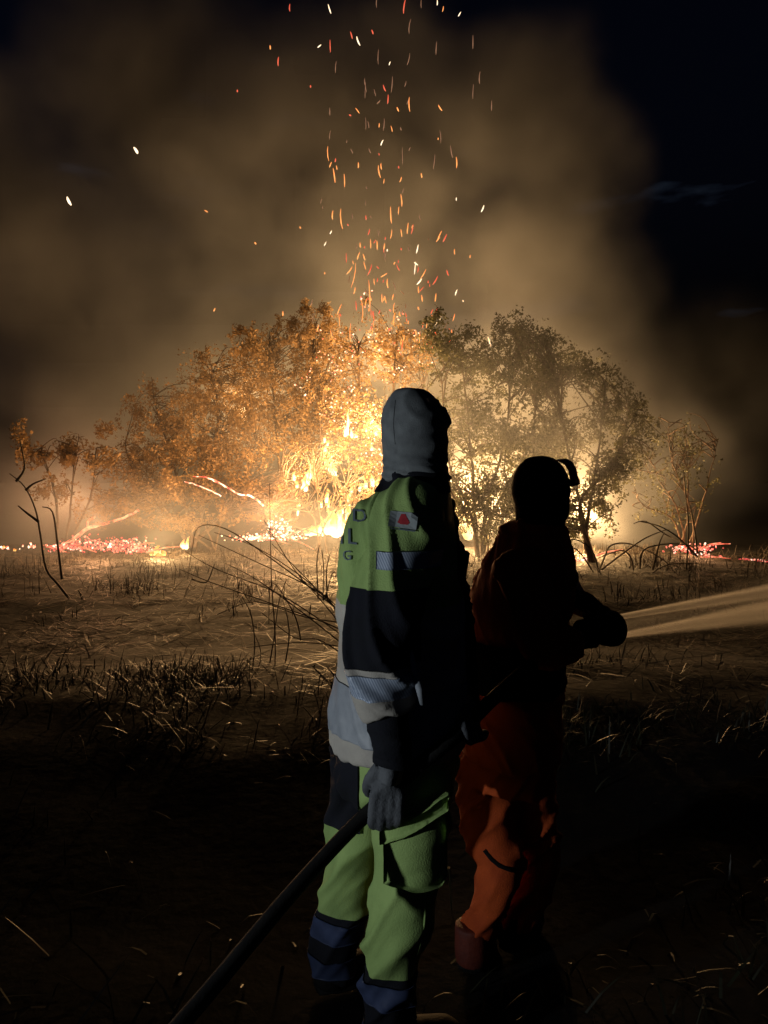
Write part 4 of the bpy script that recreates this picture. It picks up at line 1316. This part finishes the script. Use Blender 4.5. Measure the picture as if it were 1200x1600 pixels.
def water_stream(off, el, az, r0, half, dens, label):
    """one stream of spray: a widening cone along its own x axis, denser at its core"""
    t = math.tan(half)
    m, nt, v = vol_mat('spray', dens, (1, 1, 1), 0.5)

    def mth(op, a, b_=None, c=None):
        n = nt.nodes.new('ShaderNodeMath'); n.operation = op
        for i, s_ in enumerate((a, b_, c)):
            if s_ is None: continue
            if isinstance(s_, (int, float)): n.inputs[i].default_value = s_
            else: nt.links.new(s_, n.inputs[i])
        return n.outputs[0]

    tc_ = nt.nodes.new('ShaderNodeTexCoord')
    sp_ = nt.nodes.new('ShaderNodeSeparateXYZ')
    nt.links.new(tc_.outputs['Object'], sp_.inputs[0])
    X, Y, Z = sp_.outputs
    rad = mth('SQRT', mth('ADD', mth('MULTIPLY', Y, Y), mth('MULTIPLY', Z, Z)))
    R0 = mth('MULTIPLY_ADD', X, t, r0)
    q_ = mth('DIVIDE', rad, R0)
    core = mth('POWER', mth('MAXIMUM', mth('SUBTRACT', 1.0, mth('MULTIPLY', q_, q_)), 0.0), 2.8)
    mp_ = nt.nodes.new('ShaderNodeMapping'); mp_.inputs['Scale'].default_value = (1.0, 70, 70)
    nn_ = nt.nodes.new('ShaderNodeTexNoise'); nn_.inputs['Detail'].default_value = 2; nn_.inputs['Scale'].default_value = 1.0
    nt.links.new(tc_.outputs['Object'], mp_.inputs[0]); nt.links.new(mp_.outputs[0], nn_.inputs['Vector'])
    st_ = mth('MAXIMUM', mth('MULTIPLY_ADD', nn_.outputs['Fac'], 4.0, -1.1), 0.05)
    d_ = mth('DIVIDE', mth('MULTIPLY', mth('MULTIPLY', core, st_), dens), mth('ADD', X, 0.12))
    nt.links.new(d_, v.inputs['Density'])
    V, Fc = [], []
    NS, NR = 24, 30
    for i in range(NR + 1):
        x = 7.0 * (i / NR) ** 1.5
        r = r0 + t * x
        for k in range(NS):
            w = 2 * math.pi * k / NS
            V.append((x, math.cos(w) * r, math.sin(w) * r))
    for i in range(NR):
        for k in range(NS):
            Fc.append((i * NS + k, i * NS + (k + 1) % NS, (i + 1) * NS + (k + 1) % NS, (i + 1) * NS + k))
    Fc.append(tuple(k for k in reversed(range(NS))))
    Fc.append(tuple(NR * NS + k for k in range(NS)))
    me = mesh('water_spray', V, Fc)
    o = bpy.data.objects.new('water_spray', me)
    COL.objects.link(o)
    me.materials.append(m)
    o.location = NZ + SD * .057 + Vector((0, 0, off))
    d = (SD + Vector((0, az, el))).normalized()
    o.rotation_euler = d.to_track_quat('X', 'Z').to_euler()
    tag(o, label, 'water', kind='stuff')
    return o


water_stream(.030, .002, 0, .010, R(1.7), 60.0, 'bright upper stream of water spraying right from the nozzle')
water_stream(-.028, -.020, .02, .010, R(3.2), 22.0, 'broader lower stream of water spraying right from the nozzle')
water_stream(.0, .0, .02, .030, R(8.0), 0.55, 'faint mist drifting round the two water streams')
mb = MB()
for k in range(900):
    x = rng.uniform(.15, 3.5)
    p = NZ + SD * x + Vector((rng.gauss(0, .04 * x), rng.gauss(0, .04 * x), rng.gauss(-.01, .04 * x) - .015 * x * x))
    s = rng.uniform(.0008, .0026)
    mb.box(p, (s, s, s))
wd, wdn, wdb = new_mat('droplet')
wdb.inputs['Base Color'].default_value = (.8, .8, .8, 1)
wdb.inputs['Roughness'].default_value = .1
dr = link('water_droplets', mb.mesh(), wd, smooth=False)
tag(dr, 'fine stray droplets flying around the water cone', 'water', kind='stuff')

# ================================================================== smoke
def smoke(name, lo, hi, res, blobs, warp, base, mat, label, seed):
    ng = bpy.data.node_groups.new(name, 'GeometryNodeTree')
    ng.interface.new_socket('Geometry', in_out='INPUT', socket_type='NodeSocketGeometry')
    ng.interface.new_socket('Geometry', in_out='OUTPUT', socket_type='NodeSocketGeometry')
    N, Lk = ng.nodes, ng.links
    out = N.new('NodeGroupOutput')
    pos = N.new('GeometryNodeInputPosition')

    def vm(op, a, b_):
        n = N.new('ShaderNodeVectorMath'); n.operation = op
        for i, s in enumerate((a, b_)):
            if s is None: continue
            if isinstance(s, tuple): n.inputs[i].default_value = s
            else: Lk.new(s, n.inputs[i])
        return n

    def mt(op, a, b_=None):
        n = N.new('ShaderNodeMath'); n.operation = op
        for i, s in enumerate((a, b_)):
            if s is None: continue
            if isinstance(s, (int, float)): n.inputs[i].default_value = s
            else: Lk.new(s, n.inputs[i])
        return n.outputs[0]

    def nz(scale, detail, off, src=None):
        n = N.new('ShaderNodeTexNoise')
        n.inputs['Scale'].default_value = scale
        n.inputs['Detail'].default_value = detail
        n.inputs['Roughness'].default_value = 0.6
        Lk.new(vm('ADD', src or pos.outputs[0], (off, off * .7, off * 1.3)).outputs[0], n.inputs['Vector'])
        return n

    wn = nz(0.22, 3, seed)
    ws = vm('SUBTRACT', wn.outputs['Color'], (.5, .5, .5))
    wsc = N.new('ShaderNodeVectorMath'); wsc.operation = 'SCALE'
    wsc.inputs['Scale'].default_value = warp
    Lk.new(ws.outputs[0], wsc.inputs[0])
    wp = vm('ADD', pos.outputs[0], wsc.outputs[0]).outputs[0]
    total = None
    for (c, r, amp, soft) in blobs:
        d = vm('SUBTRACT', wp, tuple(c))
        e = vm('DIVIDE', d.outputs[0], tuple(r))
        ln = N.new('ShaderNodeVectorMath'); ln.operation = 'LENGTH'
        Lk.new(e.outputs[0], ln.inputs[0])
        m = N.new('ShaderNodeMapRange')
        m.interpolation_type = 'SMOOTHSTEP'
        m.inputs['From Min'].default_value = 1.0
        m.inputs['From Max'].default_value = 1.0 - soft
        m.inputs['To Min'].default_value = 0.0
        m.inputs['To Max'].default_value = amp
        Lk.new(ln.outputs['Value'], m.inputs['Value'])
        total = m.outputs[0] if total is None else mt('ADD', total, m.outputs[0])
    # billows
    b1 = nz(0.42, 5, seed + 20, wp)
    k = N.new('ShaderNodeMapRange')
    k.inputs['From Min'].default_value = 0.30
    k.inputs['From Max'].default_value = 0.68
    k.inputs['To Min'].default_value = 0.12
    k.inputs['To Max'].default_value = 1.85
    Lk.new(b1.outputs['Fac'], k.inputs['Value'])
    dens = mt('MULTIPLY', total, k.outputs[0])
    if base: dens = mt('ADD', dens, base)
    vc = N.new('GeometryNodeVolumeCube')
    Lk.new(dens, vc.inputs['Density'])
    vc.inputs['Min'].default_value = lo
    vc.inputs['Max'].default_value = hi
    for i, a in enumerate(('X', 'Y', 'Z')):
        vc.inputs['Resolution ' + a].default_value = res[i]
    sm = N.new('GeometryNodeSetMaterial')
    sm.inputs['Material'].default_value = mat
    Lk.new(vc.outputs[0], sm.inputs[0])
    Lk.new(sm.outputs[0], out.inputs[0])
    me = bpy.data.meshes.new(name)
    o = bpy.data.objects.new(name, me)
    COL.objects.link(o)
    me.materials.append(mat)
    md = o.modifiers.new('volume', 'NODES')
    md.node_group = ng
    tag(o, label, 'smoke', kind='stuff')
    return o


smk, snt, sv = vol_mat('smoke', 1.0, (0.74, 0.78, 0.84), 0.3)
BL = [  # centre, radii, density, softness
    (P(900, 260, 19), (2.4, 2.2, 2.8), 0.62, 1.0),     # billows at the right
    (P(860, 430, 18.8), (2.9, 2.2, 3.0), 0.50, 1.0),
    (P(800, 150, 19.5), (2.6, 2.2, 2.6), 0.66, 1.0),
    (P(700, 300, 19.5), (2.8, 2.2, 3.8), 0.46, 1.0),
    (P(620, 120, 19.5), (2.6, 2.2, 2.4), 0.46, 1.0),
    (P(480, 200, 19.4), (3.2, 2.2, 3.8), 0.50, 1.0),
    (P(560, 330, 19.8), (3.0, 2.4, 4.4), 0.38, 1.0),   # column over the fire
    (P(380, 330, 20), (4.0, 2.6, 4.0), 0.52, 1.0),     # left bank
    (P(230, 130, 20.5), (4.2, 2.6, 3.8), 0.78, 1.0),
    (P(60, 450, 19.6), (4.6, 3.0, 4.2), 0.62, 1.0),
    (P(-60, 300, 19.6), (3.4, 3.0, 4.4), 0.60, 1.0),
    (P(380, 560, 20.4), (9.0, 2.4, 4.6), 0.38, .9),    # bank behind the bushes
    (P(60, 700, 18.6), (4.6, 1.8, 3.0), 0.46, 1.0),    # low smoke at the far left
    (P(860, 620, 18.2), (3.2, 1.8, 2.6), 0.44, 1.0),   # lit smoke behind the right trees
    (P(740, 740, 17.8), (2.4, 1.3, 1.6), 0.22, 1.0),
    (P(880, 780, 17.3), (2.6, 1.1, 1.5), 0.26, 1.0),
    (P(1000, 740, 17.6), (2.9, 1.7, 2.4), 0.40, 1.0),
    (P(1120, 660, 18.2), (3.6, 2.0, 3.6), 0.10, 1.0),  # dim drift at the far right
    (P(420, 680, 16.6), (6.5, 2.0, 2.8), 0.038, .9),   # veil through the bushes
    (P(850, 660, 14.2), (3.4, 1.6, 3.1), 0.15, .9),    # veil before the right trees
    (P(300, 840, 13.5), (7.0, 5.0, 1.0), 0.045, .9),   # haze hanging over the field
]
smoke('smoke', (-13, 8.0, -0.05), (9.5, 24, 16.0), (180, 110, 132), BL, 3.0, 0.0, smk, 'brown smoke billowing up from the fire and across the night sky', 3.3)
for o in list(bpy.data.objects):
    if '_w' in o: del o['_w']
